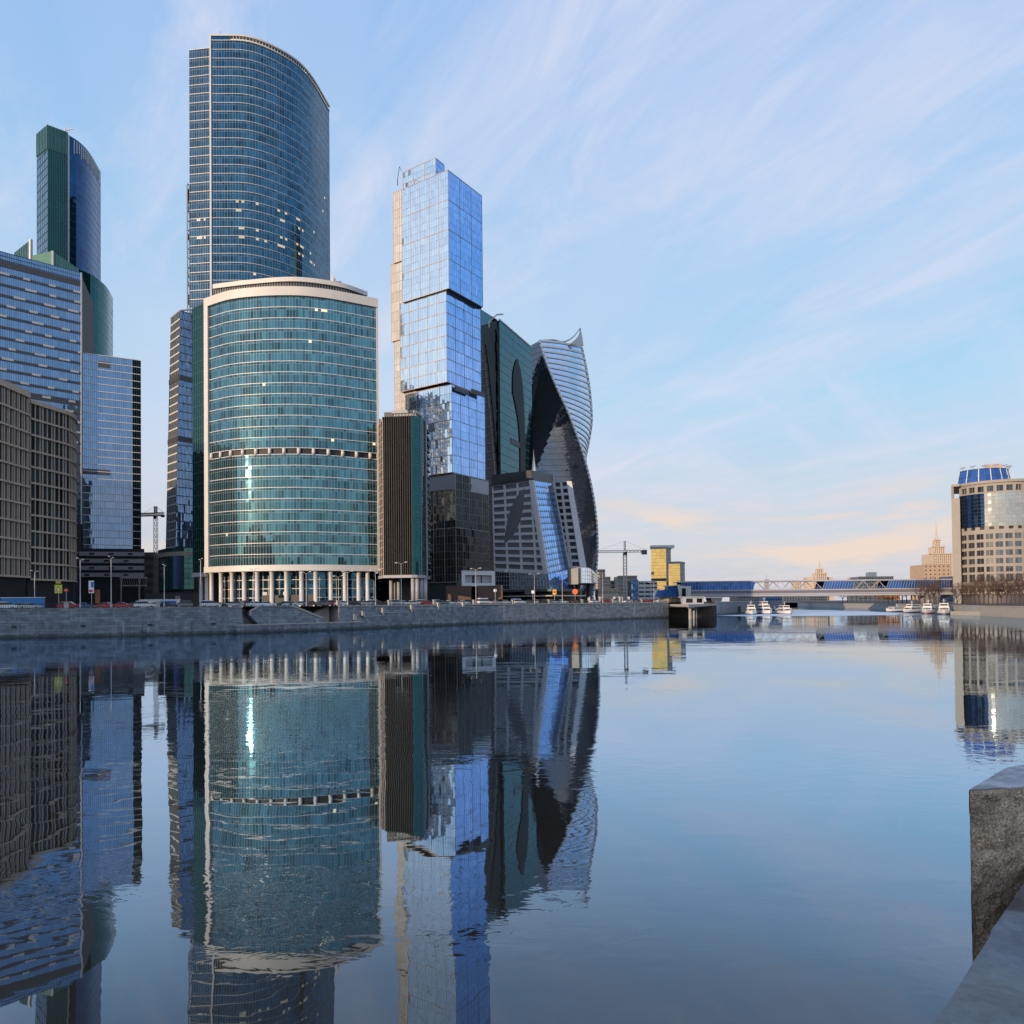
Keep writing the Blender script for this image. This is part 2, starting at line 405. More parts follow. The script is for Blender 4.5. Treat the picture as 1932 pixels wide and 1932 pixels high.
# granite blocks of the quay walls: coursed stone with fine joints, pale lime streaks and a wet weedy foot
def granite_wall(name, c1, c2):
    m = bpy.data.materials.new(name); m.use_nodes = True
    n, l = m.node_tree.nodes, m.node_tree.links; b = n['Principled BSDF']; b.inputs['Roughness'].default_value = .8
    t = n.new('ShaderNodeTexCoord')
    def mixc(f, a_, b_, bt='MIX'):
        k = n.new('ShaderNodeMix'); k.data_type = 'RGBA'; k.blend_type = bt
        for i, s_ in ((0, f), (6, a_), (7, b_)):
            if isinstance(s_, tuple): k.inputs[i].default_value = (*s_, 1)
            elif isinstance(s_, (int, float)): k.inputs[i].default_value = s_
            else: l.new(s_, k.inputs[i])
        return k.outputs[2]
    def mrg(v, a_, b_, c_, d_):
        k = n.new('ShaderNodeMapRange'); l.new(v, k.inputs[0])
        for i, s_ in enumerate((a_, b_, c_, d_)): k.inputs[1+i].default_value = s_
        return k.outputs[0]
    sp_ = n.new('ShaderNodeSeparateXYZ'); l.new(t.outputs['Object'], sp_.inputs[0])
    al = n.new('ShaderNodeMath'); al.operation = 'ADD'; l.new(sp_.outputs[0], al.inputs[0]); l.new(sp_.outputs[1], al.inputs[1])
    cbn = n.new('ShaderNodeCombineXYZ'); l.new(al.outputs[0], cbn.inputs[0]); l.new(sp_.outputs[2], cbn.inputs[1])
    bk = n.new('ShaderNodeTexBrick'); l.new(cbn.outputs[0], bk.inputs['Vector']); bk.inputs['Scale'].default_value = 1.0
    bk.inputs['Brick Width'].default_value = 2.1; bk.inputs['Row Height'].default_value = .62; bk.inputs['Mortar Size'].default_value = .035; bk.inputs['Mortar Smooth'].default_value = .3
    bk.inputs['Color1'].default_value = (.72, .72, .74, 1); bk.inputs['Color2'].default_value = (1.22, 1.2, 1.18, 1); bk.inputs['Mortar'].default_value = (.45, .45, .47, 1)
    no = n.new('ShaderNodeTexNoise'); no.inputs['Scale'].default_value = .9; no.inputs['Detail'].default_value = 8; no.inputs['Roughness'].default_value = .7; l.new(t.outputs['Object'], no.inputs['Vector'])
    mp = n.new('ShaderNodeMapping'); mp.inputs['Scale'].default_value = (1.1, 1.1, .10); l.new(t.outputs['Object'], mp.inputs[0])
    n2 = n.new('ShaderNodeTexNoise'); n2.inputs['Scale'].default_value = 1.0; n2.inputs['Detail'].default_value = 6; l.new(mp.outputs[0], n2.inputs['Vector'])
    c_ = mixc(mrg(no.outputs[0], .3, .72, 0, 1), c1, c2)
    c_ = mixc(1.0, c_, bk.outputs[0], 'MULTIPLY')
    c_ = mixc(mrg(n2.outputs[0], .60, .72, 0, .6), c_, (.42, .45, .50))
    c_ = mixc(mrg(n2.outputs[0], .40, .28, 0, .55), c_, (.07, .075, .08))
    zz = n.new('ShaderNodeMath'); zz.operation = 'ADD'; l.new(sp_.outputs[2], zz.inputs[0]); l.new(mrg(no.outputs[0], .3, .7, -.35, .35), zz.inputs[1])
    c_ = mixc(mrg(zz.outputs[0], .25, .95, .8, 0), c_, (.035, .042, .035))
    l.new(c_, b.inputs['Base Color'])
    bp = n.new('ShaderNodeBump'); bp.inputs['Distance'].default_value = .05; l.new(no.outputs[0], bp.inputs['Height']); l.new(bp.outputs[0], b.inputs['Normal'])
    return m
QUAY = granite_wall('quay_granite', (.15, .175, .21), (.27, .31, .36))
QUAYW = mat('pale_granite', (.42, .40, .37), .75, noise=(.9, .12))

# river: still, silty water; reflectance rises steeply towards grazing view
def water_mat():
    m = bpy.data.materials.new('river_water'); m.use_nodes = True
    n, l = m.node_tree.nodes, m.node_tree.links; n.remove(n['Principled BSDF'])
    t = n.new('ShaderNodeTexCoord')
    def noise(sx, sy, sc_, det, rot=0.0, dist=0.0):
        mp = n.new('ShaderNodeMapping'); mp.inputs['Scale'].default_value = (sx, sy, 1); mp.inputs['Rotation'].default_value = (0, 0, rot); l.new(t.outputs['Object'], mp.inputs[0])
        k = n.new('ShaderNodeTexNoise'); k.inputs['Scale'].default_value = sc_; k.inputs['Detail'].default_value = det; k.inputs['Roughness'].default_value = .5; k.inputs['Distortion'].default_value = dist; l.new(mp.outputs[0], k.inputs['Vector']); return k.outputs[0]
    def mt(op, a, b_):
        k = n.new('ShaderNodeMath'); k.operation = op
        for i, s in enumerate((a, b_)):
            if isinstance(s, (int, float)): k.inputs[i].default_value = s
            else: l.new(s, k.inputs[i])
        return k.outputs[0]
    def mr(v, a, b_, c, d):
        k = n.new('ShaderNodeMapRange'); k.interpolation_type = 'SMOOTHSTEP'; l.new(v, k.inputs[0])
        for i, s in enumerate((a, b_, c, d)): k.inputs[1+i].default_value = s
        return k.outputs[0]
    swell = noise(.55, 1.0, .25, 2)                       # long lazy swell
    mid = noise(.5, 1.0, .8, 2, .25, .4)                  # knee-wide wavelets
    chop = noise(.6, 1.0, 1.5, 3, .5, .8)                 # small ripples
    patch = mr(noise(.45, 1.5, .028, 4, .15, .8), .45, .60, 0.0, 1.0)     # wind patches
    patch2 = mr(noise(.4, 2.2, .012, 3, -.1, .5), .50, .66, .12, 1.0)
    h = mt('ADD', mt('MULTIPLY', swell, .014), mt('MULTIPLY', mid, mt('ADD', mt('MULTIPLY', patch2, .0075), .0012)))
    h = mt('ADD', h, mt('MULTIPLY', mt('MULTIPLY', chop, patch), .0085))
    bp = n.new('ShaderNodeBump'); bp.inputs['Distance'].default_value = 1.0; bp.inputs['Strength'].default_value = 1.0; l.new(h, bp.inputs['Height'])
    lw = n.new('ShaderNodeLayerWeight'); lw.inputs[0].default_value = .5; l.new(bp.outputs[0], lw.inputs['Normal'])
    rp = n.new('ShaderNodeValToRGB'); l.new(lw.outputs['Facing'], rp.inputs[0]); e = rp.color_ramp
    st = [(0.0, .035), (.42, .10), (.56, .22), (.70, .52), (.80, .74), (.90, .86), (1.0, .96)]
    while len(e.elements) < len(st): e.elements.new(.5)
    for el_, (q, v) in zip(e.elements, st): el_.position = q; el_.color = (v, v, v, 1)
    gl = n.new('ShaderNodeBsdfGlossy'); gl.inputs['Color'].default_value = (.68, .83, .98, 1); gl.inputs['Roughness'].default_value = .012; l.new(bp.outputs[0], gl.inputs['Normal'])
    df = n.new('ShaderNodeBsdfDiffuse'); df.inputs['Color'].default_value = (.044, .033, .021, 1)
    mx = n.new('ShaderNodeMixShader'); l.new(rp.outputs[0], mx.inputs[0]); l.new(df.outputs[0], mx.inputs[1]); l.new(gl.outputs[0], mx.inputs[2])
    l.new(mx.outputs[0], n['Material Output'].inputs['Surface'])
    return m
WATER = water_mat()
# ================================================================== the setting: river, banks, roads
def xy(v): return (v.x, v.y)
STREET = 6.0
mb = MB(); mb.q(((-6000, -2500, 0), (9000, -2500, 0), (9000, 12000, 0), (-6000, 12000, 0)))
struct(mb.build('river', WATER), 'calm dark river mirroring the towers and the sky')

# waterline of the far bank, read from the photograph
wl = [(0, 1204), (190, 1200.5), (377, 1196.5), (457, 1194), (640, 1187.5), (755, 1183), (905, 1177), (1080, 1171), (1262, 1165)]
bank = [xy(at_z(a, b, 0)) for a, b in wl]
e = Vector(bank[0])-Vector(bank[1]); e.normalize()
bank = [tuple(Vector(bank[0])+e*600), tuple(Vector(bank[0])+e*60)]+bank
bank2 = [xy(at_z(a, b, 0)) for a, b in ((1262, 1165), (1352, 1161), (1402, 1157), (1478, 1151.5))]
tail = [(150, 640), (40, 900), (-300, 1600), (-1200, 3200), (-3000, 6000)]
farland = bank+bank2[1:]+tail+[(-6000, 6000), (-6000, -2000), bank[0]]
mb = MB(); mb.q([(p[0], p[1], STREET) for p in farland[:-1]])
struct(mb.build('ground', EARTH), 'flat city ground behind the far embankment')
# road and pavement behind the parapet
B1 = bank+bank2[1:3]
def strip(name, path, a, b, z, m, label=None, thick=0.0):
    A, B = offs(path, -a), offs(path, -b); mb = MB()
    for i in range(len(path)-1):
        mb.q(((*A[i], z), (*A[i+1], z), (*B[i+1], z), (*B[i], z)))
        if thick: mb.q(((*B[i], z), (*B[i+1], z), (*B[i+1], z-thick), (*B[i], z-thick)))
    return struct(mb.build(name, m), label)
strip('pavement', B1, 0.6, 3.4, STREET+.13, PAVE, 'narrow riverside pavement behind the railing', .13)
strip('road', B1, 3.4, 19.0, STREET+.006, ASPH, 'dark riverside road full of traffic')
WROAD = mat('road_paint', (.7, .7, .68), .7)
for k, o_ in enumerate((7.2, 11.0, 14.8)):
    A, Bb = Path(offs(B1, -o_)), Path(offs(B1, -o_-.14)); mb = MB(); n = int(A.len/9)
    for i in range(n):
        u0, u1 = i*9/A.len, min((i*9+4)/A.len, 1)
        p, q, r_, s_ = A.at(u0), A.at(u1), Bb.at(u1), Bb.at(u0)
        mb.q(((p.x, p.y, STREET+.011), (q.x, q.y, STREET+.011), (r_.x, r_.y, STREET+.011), (s_.x, s_.y, STREET+.011)))
    stuff(mb.build('lane_marking', WROAD, bpy.data.objects['road']))

# far quay wall
def wall_strip(mb, path, z0, z1, m=0, cap=0.0):
    for a, b in zip(path, path[1:]): mb.q(((*a, z0), (*b, z0), (*b, z1), (*a, z1)), m)
WT = 6.08
def quay(name, path, label, low=3.45, capm=QUAYW, top=WT, group='quay walls'):
    t = thing(name, label, 'wall', (0, 0, 0), group)
    mb = MB(); wall_strip(mb, path, -2, top); mb.build('wall_face', QUAY, t)
    mb = MB(); S = wall(path, top, top+1); beam_u(mb, S, .0, .30, .14, .6, n=max(2, len(path)*2)); mb.build('coping', capm, t)
    if low:
        mb = MB(); o = offs(path, .55); wall_strip(mb, o, -2, low); 
        for i in range(len(path)-1): mb.q(((*o[i], low), (*o[i+1], low), (*path[i+1], low), (*path[i], low)))
        mb.q(((*o[-1], -2), (*path[-1], -2), (*path[-1], low), (*o[-1], low)))
        mb.build('lower_wall', QUAY, t)
        mb = MB(); S = wall(o, low, low+1); beam_u(mb, S, 0, .16, .07, .5, n=max(2, len(path)*2)); mb.build('plinth_course', QUAYW, t)
        P_ = Path(o); k = int(P_.len/13); 
        for i in range(k):
            q = P_.at((i+.5)/k)
            if q.y < 120: continue
            d = (P_.at(min((i+.5)/k+.004, 1))-q).normalized()
            m2 = MB(); m2.box((q.x+d.y*.02, q.y-d.x*.02, 2.35), (.9, .2, .42), math.atan2(d.y, d.x)); m2.build('drain_opening', BLACK, t)
    return t
iL = 5      # bank[5] is column 457, bank[6] column 640
wA = bank[:iL+1]; pL, pR = Vector(bank[iL]), Vector(bank[iL+1])
quay('quay_wall', wA, 'long grey granite quay wall below the stone office building, left of the stairs')
wB = bank[iL+1:]
qb = quay('quay_wall', wB, 'long grey granite quay wall between the river stairs and the pier', low=None)
dirn = (pR-pL).normalized(); back = Vector((-dirn.y, dirn.x))      # away from the river
# stepped lower wall with posts, rising to the right of the stairs
steps = [(668, 1172), (684, 1169), (721, 1163), (775, 1156.5), (825, 1150.5), (872, 1146.5), (907, 1146.5)]
Pb = Path(wB)
def u_of(px, path):      # parameter of a path where it crosses a picture column
    best = min(range(801), key=lambda i: abs((lambda p: (p.x/p.y) - (px-966)/F)(path.at(i/800))-0.0)); return best/800
for i in range(len(steps)-1):
    u0, u1 = u_of(steps[i][0], Pb), u_of(steps[i+1][0], Pb)
    if u1 <= u0: continue
    pa = [Pb.at(u0+(u1-u0)*k/3) for k in range(4)]; pa = [(p.x, p.y) for p in pa]
    q = Pb.at(u0); d = math.hypot(*q); low = CAMZ-(steps[i+1][1]-1141)*q.y/F
    low = min(low, WT-.16); mb = MB(); o = offs(pa, .6)
    wall_strip(mb, o, -2, low)
    for k in range(3): mb.q(((*o[k], low), (*o[k+1], low), (*pa[k+1], low), (*pa[k], low)))
    mb.q(((*pa[0], -2), (*o[0], -2), (*o[0], low), (*pa[0], low))); mb.q(((*o[3], -2), (*pa[3], -2), (*pa[3], low), (*o[3], low)))
    mb.build('lower_wall', QUAY, qb)
    mb = MB(); beam_u(mb, wall(o, low, low+1), 0, .16, .07, .5, n=4); mb.build('plinth_course', QUAYW, qb)
    an = math.atan2(o[1][1]-o[0][1], o[1][0]-o[0][0])
    mb = MB(); mb.box((o[0][0]-(o[0][0]-pa[0][0])*.5, o[0][1]-(o[0][1]-pa[0][1])*.5, low+.55), (.75, .75, 1.1), an); mb.box((o[0][0]-(o[0][0]-pa[0][0])*.5, o[0][1]-(o[0][1]-pa[0][1])*.5, low+1.2), (.9, .9, .2), an)
    mb.build('post', QUAYW, qb)
# river stairs: a recess in the quay with a slanted flank wall and a landing at the water
st = thing('river_stairs', 'granite river stairs with slanted flank wall and low landing, below the colonnade', 'stairs', (pL.x, pL.y, 0))
Mi = Matrix.Translation((-pL.x, -pL.y, 0))
def onpl(px, py, off=0.0):      # a picture point on the quay's vertical plane
    a = pL-back*off; r = ray(px, py); k = (a.x*back.x+a.y*back.y)/(r.x*back.x+r.y*back.y); return Vector((0, 0, CAMZ))+r*k
def loc(p): return Vector((p[0]-pL.x, p[1]-pL.y, p[2]))
rb = 7.5
c0, c1 = pL+back*rb, pR+back*rb
mb = MB(); q = lambda a, b, m: mb.q((loc((a.x, a.y, -2)), loc((b.x, b.y, -2)), loc((b.x, b.y, WT)), loc((a.x, a.y, WT))), m)
q(pL, c0, 0); q(c0, c1, 0); q(c1, pR, 1); mb.build('recess_wall', [QUAY, QUAYW], st)  # right side wall paler: its warm sunlight put into the stone colour
hexp = [(472, 1161), (487, 1177), (607, 1176.5), (608.5, 1166), (560, 1146), (548, 1142.5), (490, 1142.5), (472, 1153)]
fr = [onpl(a, b, -.2) for a, b in hexp]; bk = Vector((back.x, back.y, 0))*3.2
mb = MB(); n = len(fr); fl = [loc(p) for p in fr]; bl = [loc(p+bk) for p in fr]
mb.q(fl); mb.q(bl[::-1])
for i in range(n): mb.q((fl[i], bl[i], bl[(i+1) % n], fl[(i+1) % n])[::-1])
mb.build('flank_wall', QUAY, st)
for i, j in ((7, 6), (0, 7), (4, 3), (5, 4)):
    mb = MB(); a, b = fl[i], fl[j]; fb = Vector((back.x, back.y, 0))
    mb.tube(a-fb*.05, b-fb*.05, .28, n=4); mb.build('coping', QUAYW, st)
la, lb = onpl(447, 1178, 2.4), onpl(686, 1176, 2.4)
lz = 1.75
A, B = Vector((la.x, la.y)), Vector((lb.x, lb.y))
mb = MB(); mb.prism([xy(loc((A.x, A.y, 0))), xy(loc((B.x, B.y, 0))), xy(loc((*(B+back*10), 0))), xy(loc((*(A+back*10), 0)))], -2, lz); mb.build('landing', QUAY, st)
mb = MB(); mb.prism([xy(loc((*(A-back*.12), 0))), xy(loc((*(B-back*.12), 0))), xy(loc((*(B+back*2.3), 0))), xy(loc((*(A+back*2.3), 0)))], lz, lz+.22); mb.build('landing_coping', QUAYW, st)
for side, (u0, u1) in enumerate(((.02, .10), (.90, .99))):      # flights between the flank wall and the recess
    for k in range(12):
        a = pL.lerp(pR, u0 if side == 0 else .80+.0); z = lz+.2+(WT-lz-.2)*(k+1)/12
        s0 = .60+.032*k if side else .40-.032*k
        c = pL.lerp(pR, s0)+back*5.4
        m2 = MB(); cc = loc((c.x, c.y, 0)); m2.box((cc.x, cc.y, z/2), (.9, 3.6, z), math.atan2(dirn.y, dirn.x)); m2.build('stair_step', QUAYW, st)

# iron railing with granite posts along the top of the quay
rl = thing('quay_railing', 'black iron railing with granite posts along the top of the far quay', 'railing')
posts = MB(); bars = MB(); 
for path in (wA[1:], wB):
    pp = Path(offs(path, -.35)); n = max(2, int(pp.len/16))
    for i in range(n+1):
        q = pp.at(i/n); t = pp.at(min(i/n+.002, 1))-pp.at(max(i/n-.002, 0)); an = math.atan2(t.y, t.x)
        if q.y < 130: continue
        m2 = MB(); m2.box((q.x, q.y, WT+.15+.6), (.85, .6, 1.2), an); m2.box((q.x, q.y, WT+.15+1.27), (1.0, .75, .14), an); m2.build('post', QUAYW, rl)
    k = int(pp.len/.45)
    for i in range(k):
        q = pp.at(i/k)
        if q.y < 130: continue
        bars.tube((q.x, q.y, WT+.15), (q.x, q.y, WT+1.15), .03, n=4)
    S = wall([tuple(pp.at(i/30)) for i in range(31)], WT+.15, WT+1.2)
    for v in (.12, .95):
        m2 = MB(); beam_u(m2, S, v, .09, .04, .04, n=60); m2.build('rail', BLACK, rl)
stuff(bars.build('bars', BLACK, rl))
quay('quay_wall', bank2[1:], 'short grey quay wall beyond the pier, behind the moored boats', low=None)

# right bank, curving in from the right towards the bridge
rwl = [xy(at_z(a, b, 0)) for a, b in ((1990, 1169), (1932, 1166), (1850, 1161.5), (1800, 1158), (1690, 1150.5), (1570, 1146.2), (1505, 1143.2))]
RZ = 3.7
near = [(-2500, -24), (-60, -20), (0.0, 0.63), (1.63, 2.36), (60, 64), (150, 160), (178, 205)]
rbank = [rwl[0]]+rwl[1:]
rland = near[::-1]
poly = near+rbank+[(120, 1800), (-200, 3000), (-1500, 6000), (9000, 6000)]
mb = MB(); mb.q([(p[0], p[1], RZ if p[1] > 100 else 4.8) for p in [(178, 205)]+rbank+[(120, 1800), (-200, 3000), (-1500, 6000), (9000, 6000), (9000, 205)]][::-1])
struct(mb.build('ground', EARTH), 'flat ground of the right bank behind the low quay')
tq = thing('quay_wall', 'low pale quay wall along the right bank in front of the round hotel block', 'wall', group='quay walls')
pr = rbank[::-1]
mb = MB(); wall_strip(mb, rbank[::-1], -2, RZ+.02); mb.build('wall_face', QUAYW, tq)
mb = MB(); beam_u(mb, wall(rbank[::-1], RZ, RZ+1), 0.0, .3, .15, .7, n=24); mb.build('coping', QUAYW, tq)
a, b = at_z(1800, 1160, 0), at_z(1862, 1161.5, 0)
mb = MB(); d = (b-a).normalized(); an = math.atan2(d.y, d.x); c = (a+b)/2; mb.box((c.x, c.y, .7), ((b-a).length, 3, 1.6), an); mb.build('landing_stage', QUAYW, tq)

# near bank under the viewer
nb = [(-2500, -24), (-60, -20), (-18, -15), (.5, .3), (2.2, 2.4), (60, 64), (150, 160), (178, 205)]
mb = MB(); mb.q([(x_, y_, 4.8) for x_, y_ in nb[::1]+[(9000, 205), (9000, -2500), (-2500, -2500)]][::-1])
wall_strip(mb, nb, -2, 4.8)
struct(mb.build('pavement', PAVE), 'pavement of the near bank under the viewer')

ICE = mat('thin_ice', (.62, .68, .76), .55, noise=(.08, .12))
mb = MB(); mb.q([tuple(at_z(a, b, .03)) for a, b in ((1345, 1161), (1400, 1162.5), (1560, 1162), (1690, 1160.5), (1704, 1157), (1640, 1153.5), (1560, 1151), (1500, 1150.3), (1492, 1157.5), (1410, 1159.5))])
stuff(mb.build('ice_sheet', ICE))['label'] = 'pale thin sheet of ice on the river below the bridge'
# ================================================================== towers
def core(parent, poly, z0, z1, m=CORE, name='core'):
    mb = MB(); mb.prism(poly, z0, z1); return mb.build(name, m, parent)
def wpath(pts): return [W2(a, d, py) for a, d, py in pts]
def inset(front, back_pts, k=.35): return offs(front, -k)+list(back_pts)

# ---- round-fronted teal tower (centre left)
t = thing('round_office_tower', 'broad teal glass tower with curved front, pale stone frame and colonnade', 'building', (0, 0, 0), 'curved glass towers')
d0 = 235.0
front = spline(wpath([(387.4, 243.9, 565), (442.5, 237.3, 548), (527, 235, 541), (606.6, 236.9, 546), (712, 245.3, 566)]), 12)
ZT = Zp(527, 541.5, 235); ZB = Zp(540, 1066, 235); ZB0 = Zp(540, 1077, 235)
bl, br = (-112, 292), (-55, 292)
sideL = W2(363, 249.5, 580)
core(t, inset(front, [br, bl, sideL], .5), ZB0+.3, ZT-.6)
pf = Path(front)
gz0, gz1 = Zp(540, 858, 236), Zp(540, 846, 236)
def litB(j, i, k): return 1.0 if (k == 1 and ((j == 12 and 40 < i < 46 and i % 3) or random.random() < .0025)) else 0.0
S1 = wall(front, gz1, ZT-2.9); S0 = wall(front, ZB, gz0)
kw = dict(splits=(.74,), ledge=(.19, .07, WLINE), thin=(.06, .03, TLINE, (.74,)), mull=(.065, .03, TLINE))
glaze(t, S1, 14, 1, 62, G_TEAL, lit=litB, jit=.007, **kw)
glaze(t, S0, 10, 1, 62, G_TEAL, lit=lambda j, i, k: .7 if (k == 1 and random.random() < .002) else 0., jit=.007, **kw)
# open service storey with stub columns
for i in range(13):
    q = pf.at((i+.6)/13.2); tt = pf.at(min((i+.6)/13.2+.01, 1))-q; nn = Vector((tt.y, -tt.x)).normalized()
    mb = MB(); mb.tube((q.x-nn.x*.1, q.y-nn.y*.1, gz0), (q.x-nn.x*.1, q.y-nn.y*.1, gz1), .55, n=10); mb.build('stub_column', WHITE, t, True)
S = wall(front, ZB0, ZT)
fb = MB()
beam_u(fb, wall(front, ZT-2.9, ZT), .5, 2.9, .7, .6, n=48); fb.build('top_band', WHITE, t)
fb = MB(); beam_u(fb, wall(front, ZB0, ZB), .5, ZB-ZB0, .9, 1.6, n=48); fb.build('base_band', WHITE, t)
fb = MB(); beam_v(fb, wall(front, ZB-.01, ZT-2.89), .016, 1.9, .7, .5); fb.build('side_pillar', WHITE, t)
fb = MB(); beam_v(fb, wall(front, ZB-.01, ZT-2.89), .996, .5, .5, .5); fb.build('side_pillar', WHITE, t)
# dark gridded flank on the left
fl = [sideL, front[0]]
glaze(t, wall(fl, ZB0, ZT-1.2), 24, 1, 7, G_IMPG, splits=(.5,), ledge=(.22, .12, GRNL), mull=(.14, .12, GRNL), curved=False, jit=.006)
fb = MB(); beam_u(fb, wall(fl, ZB0-1, ZB0), .5, 1.4, .5, .6); fb.build('base_band', WHITE, t)
# set-back crown ring with louvres
ring = spline(wpath([(403, 250, 545), (480, 246.5, 530), (560, 245, 523), (640, 249.5, 540), (692, 257, 556)]), 10)
zr = Zp(560, 523.5, 245)
mb = MB(); beam_u(mb, wall(ring, zr-1.5, zr), .5, 1.5, .5, 1.2, n=40); mb.build('crown_ring', WHITE, t)
mb = MB(); wall_strip(mb, offs(ring, -.3), ZT-.6, zr-1.2); mb.build('louvre_wall', DGREY, t)
mb = MB(); S = wall(ring, ZT-.6, zr-1.4)
for i in range(61): beam_v(mb, S, i/60, .10, .0, .25)
stuff(mb.build('louvres', GLINE, t))
core(t, offs(ring, -1.0)+[(-58, 288), (-98, 288)], ZT-.6, zr-.7, ROOF, 'roof')
p = P(637, 530, 262); mb = MB(); mb.box((p.x, p.y, zr+1.2), (3.6, 5, 7.5)); mb.build('plant_room', STONE, t)
p = P(630, 530, 259); mb = MB(); mb.box((p.x, p.y, zr+1.6), (.9, 5, 8.3)); mb.build('plant_room_fin', WHITE, t)
# colonnade
cpx = [312, 358, 427, 505, 593, 690, 797, 913, 1032, 1152, 1270, 1392, 1506, 1616, 1692]
for k, cxp in enumerate(cpx):
    px = (320+cxp/4.025)/2048*1932
    if k < 2: q = Vector(sideL).lerp(Vector(front[0]), (px-363)/25.)
    else:
        u = min(range(401), key=lambda i: abs((lambda p: p.x/p.y-(px-966-6)/F)(pf.at(i/400))))/400; q = pf.at(u)
    a = (q.x*.998, q.y+.9)
    mb = MB(); mb.lathe((a[0], a[1], 0), [(.95, STREET), (.95, STREET+.3), (.68, STREET+.45), (.66, ZB0-.5), (.9, ZB0-.2), (.9, ZB0+.1)], 14); mb.build('column', WHITE, t, True)
lob = offs(front, -6.0); Sl = wall(lob, STREET, ZB0+.3)
glaze(t, Sl, 4, 1, 30, G_BLUE, splits=(.5,), ledge=(.25, .15, WLINE), mull=(.12, .12, WLINE), jit=.006, band='lobby_glass')
core(t, offs(front, -6.3)+[br, bl, (sideL[0]+4, sideL[1]+4)], STREET-.1, ZB0+.25, CORE, 'lobby_core')
for u in (.36, .44, .53, .61):
    q = Path(lob).at(u); mb = MB(); mb.box((q.x, q.y-.25, STREET+1.9), (3.4, .5, 3.8)); d_ = mb.build('entrance', DGREY, t)
# two small white canopy signs above the doors
for u in (.39, .50):
    q = pf.at(u); mb = MB(); mb.box((q.x, q.y+.9, STREET+4.2), (1.4, .3, 1.0)); mb.build('sign_panel', WHITE, t)

# ---- tall curved tower behind it
t = thing('tall_curved_tower', 'tallest dark blue glass tower with sweeping curved front behind the teal tower', 'building', (0, 0, 0), 'curved glass towers')
cf = spline(wpath([(397, 330, 68), (473, 331.5, 70), (543, 342, 102), (584, 355, 140), (621, 378.5, 202)]), 12)
ZC = Zp(397, 67, 330); ZC0 = 96.0
core(t, inset(cf, [(-104.5, 420), (-140, 420), (-140, 345)], .5), STREET, ZC-1.5)
nf = 41
litrow = {}
def litC(j, i, k):
    if not k: return 0.
    if j in (22, 21, 19, 18) and 8 < i < 44 and (i//4) % 2 == 0: return .55 if random.random() < .4 else 0.
    if j in (12, 13) and 26 < i < 54 and (i//5) % 2 == 0: return .4 if random.random() < .35 else 0.
    if j in (3, 4, 5, 2) and 14 < i < 44: return .4 if random.random() < .1 else 0.
    return .7 if random.random() < .003 else 0.
glaze(t, wall(cf, ZC0, ZC-2.2), nf, 1, 60, G_BLUE, splits=(.72,), ledge=(.20, .08, WLINE), thin=(.06, .03, TLINE, (.72,)), mull=(.07, .03, TLINE), lit=litC, jit=.007)
mb = MB(); beam_u(mb, wall(cf, ZC-2.2, ZC), .5, 2.2, .25, .8, n=48, u0=0, u1=.12); mb.build('parapet', G_BLUE, t)
# crown grille: row of openings under a pale coping
mb = MB(); beam_u(mb, wall(cf, ZC-2.2, ZC), .0, .3, .3, .8, n=48); beam_u(mb, wall(cf, ZC-2.2, ZC), 1.0, .7, .5, 1.4, n=48); mb.build('roof_coping', WHITE, t)
mb = MB(); S = wall(cf, ZC-2.2, ZC)
for i in range(46): beam_v(mb, S, .12+.86*i/45, .22, .15, .3)
stuff(mb.build('crown_grille', WHITE, t))
cr = offs(cf, -3.0); Pc = Path(cr); arc = [tuple(Pc.at(.08+.84*i/30)) for i in range(31)]
mb = MB(); beam_u(mb, wall(arc, ZC, ZC+2.2), .5, 2.4, .3, .5, n=40); mb.build('roof_screen', WLINE, t)
for u in (.05, .35, .62): q = Pc.at(u); mb = MB(); mb.tube((q.x, q.y, ZC), (q.x, q.y, ZC+4.5), .12, n=5); mb.build('lightning_rod', GLINE, t)
# left wing, a little lower
wg = wpath([(357, 333.5, 93), (397, 332.2, 93)]); ZW = Zp(375, 93, 333)
glaze(t, wall(wg, ZC0, ZW), 40, 1, 12, G_BLUE, splits=(.72,), ledge=(.28, .14, WLINE), thin=(.08, .04, TLINE, (.72,)), mull=(.10, .05, TLINE), curved=False, jit=.007,
      lit=lambda j, i, k: .9 if (k == 1 and j in (20, 18, 9) and 3 < i < 9 and random.random() < .6) else 0.)
core(t, inset(wg, [(-134.5, 350), (-150, 350)], .5), STREET, ZW-.5, CORE, 'wing_core')
mb = MB(); beam_v(mb, wall(cf, ZC0, ZC), .0, .7, .5, .8); mb.build('corner_mullion', WLINE, t)
p = P(385, 88, 338); mb = MB(); mb.box((p.x, p.y, ZW+.8), (6, 5, 2.2)); mb.build('plant_room', WHITE, t)
# ---- pale slip of a tower showing at its left edge
t2 = thing('pale_strip_tower', 'thin pale sliver of a lit tower at the left edge of the tallest tower', 'building')
sp_ = wpath([(354.2, 372, 480), (364, 378, 480)]); z1 = Zp(356, 346, 372)
glaze(t2, wall(sp_, 60, z1), 34, 1, 3, G_CITY, ledge=(.3, .15, BRONZE), mull=(.2, .1, BRONZE), curved=False, joined=True)
core(t2, inset(sp_, [(sp_[1][0]+8, 400), (sp_[0][0]+3, 400)], .4), STREET, z1-.3)
mb = MB(); zb = Zp(356, 445, 372); mb.prism(offs(sp_, .3)+[sp_[1], sp_[0]], zb-1.2, zb+1.2); mb.build('dark_band', DGREY, t2)
mb = MB(); mb.box((sp_[0][0]+1.4, sp_[0][1]+2.5, z1-4), (1.6, 2, 5)); mb.build('roof_slot', DGREY, t2)
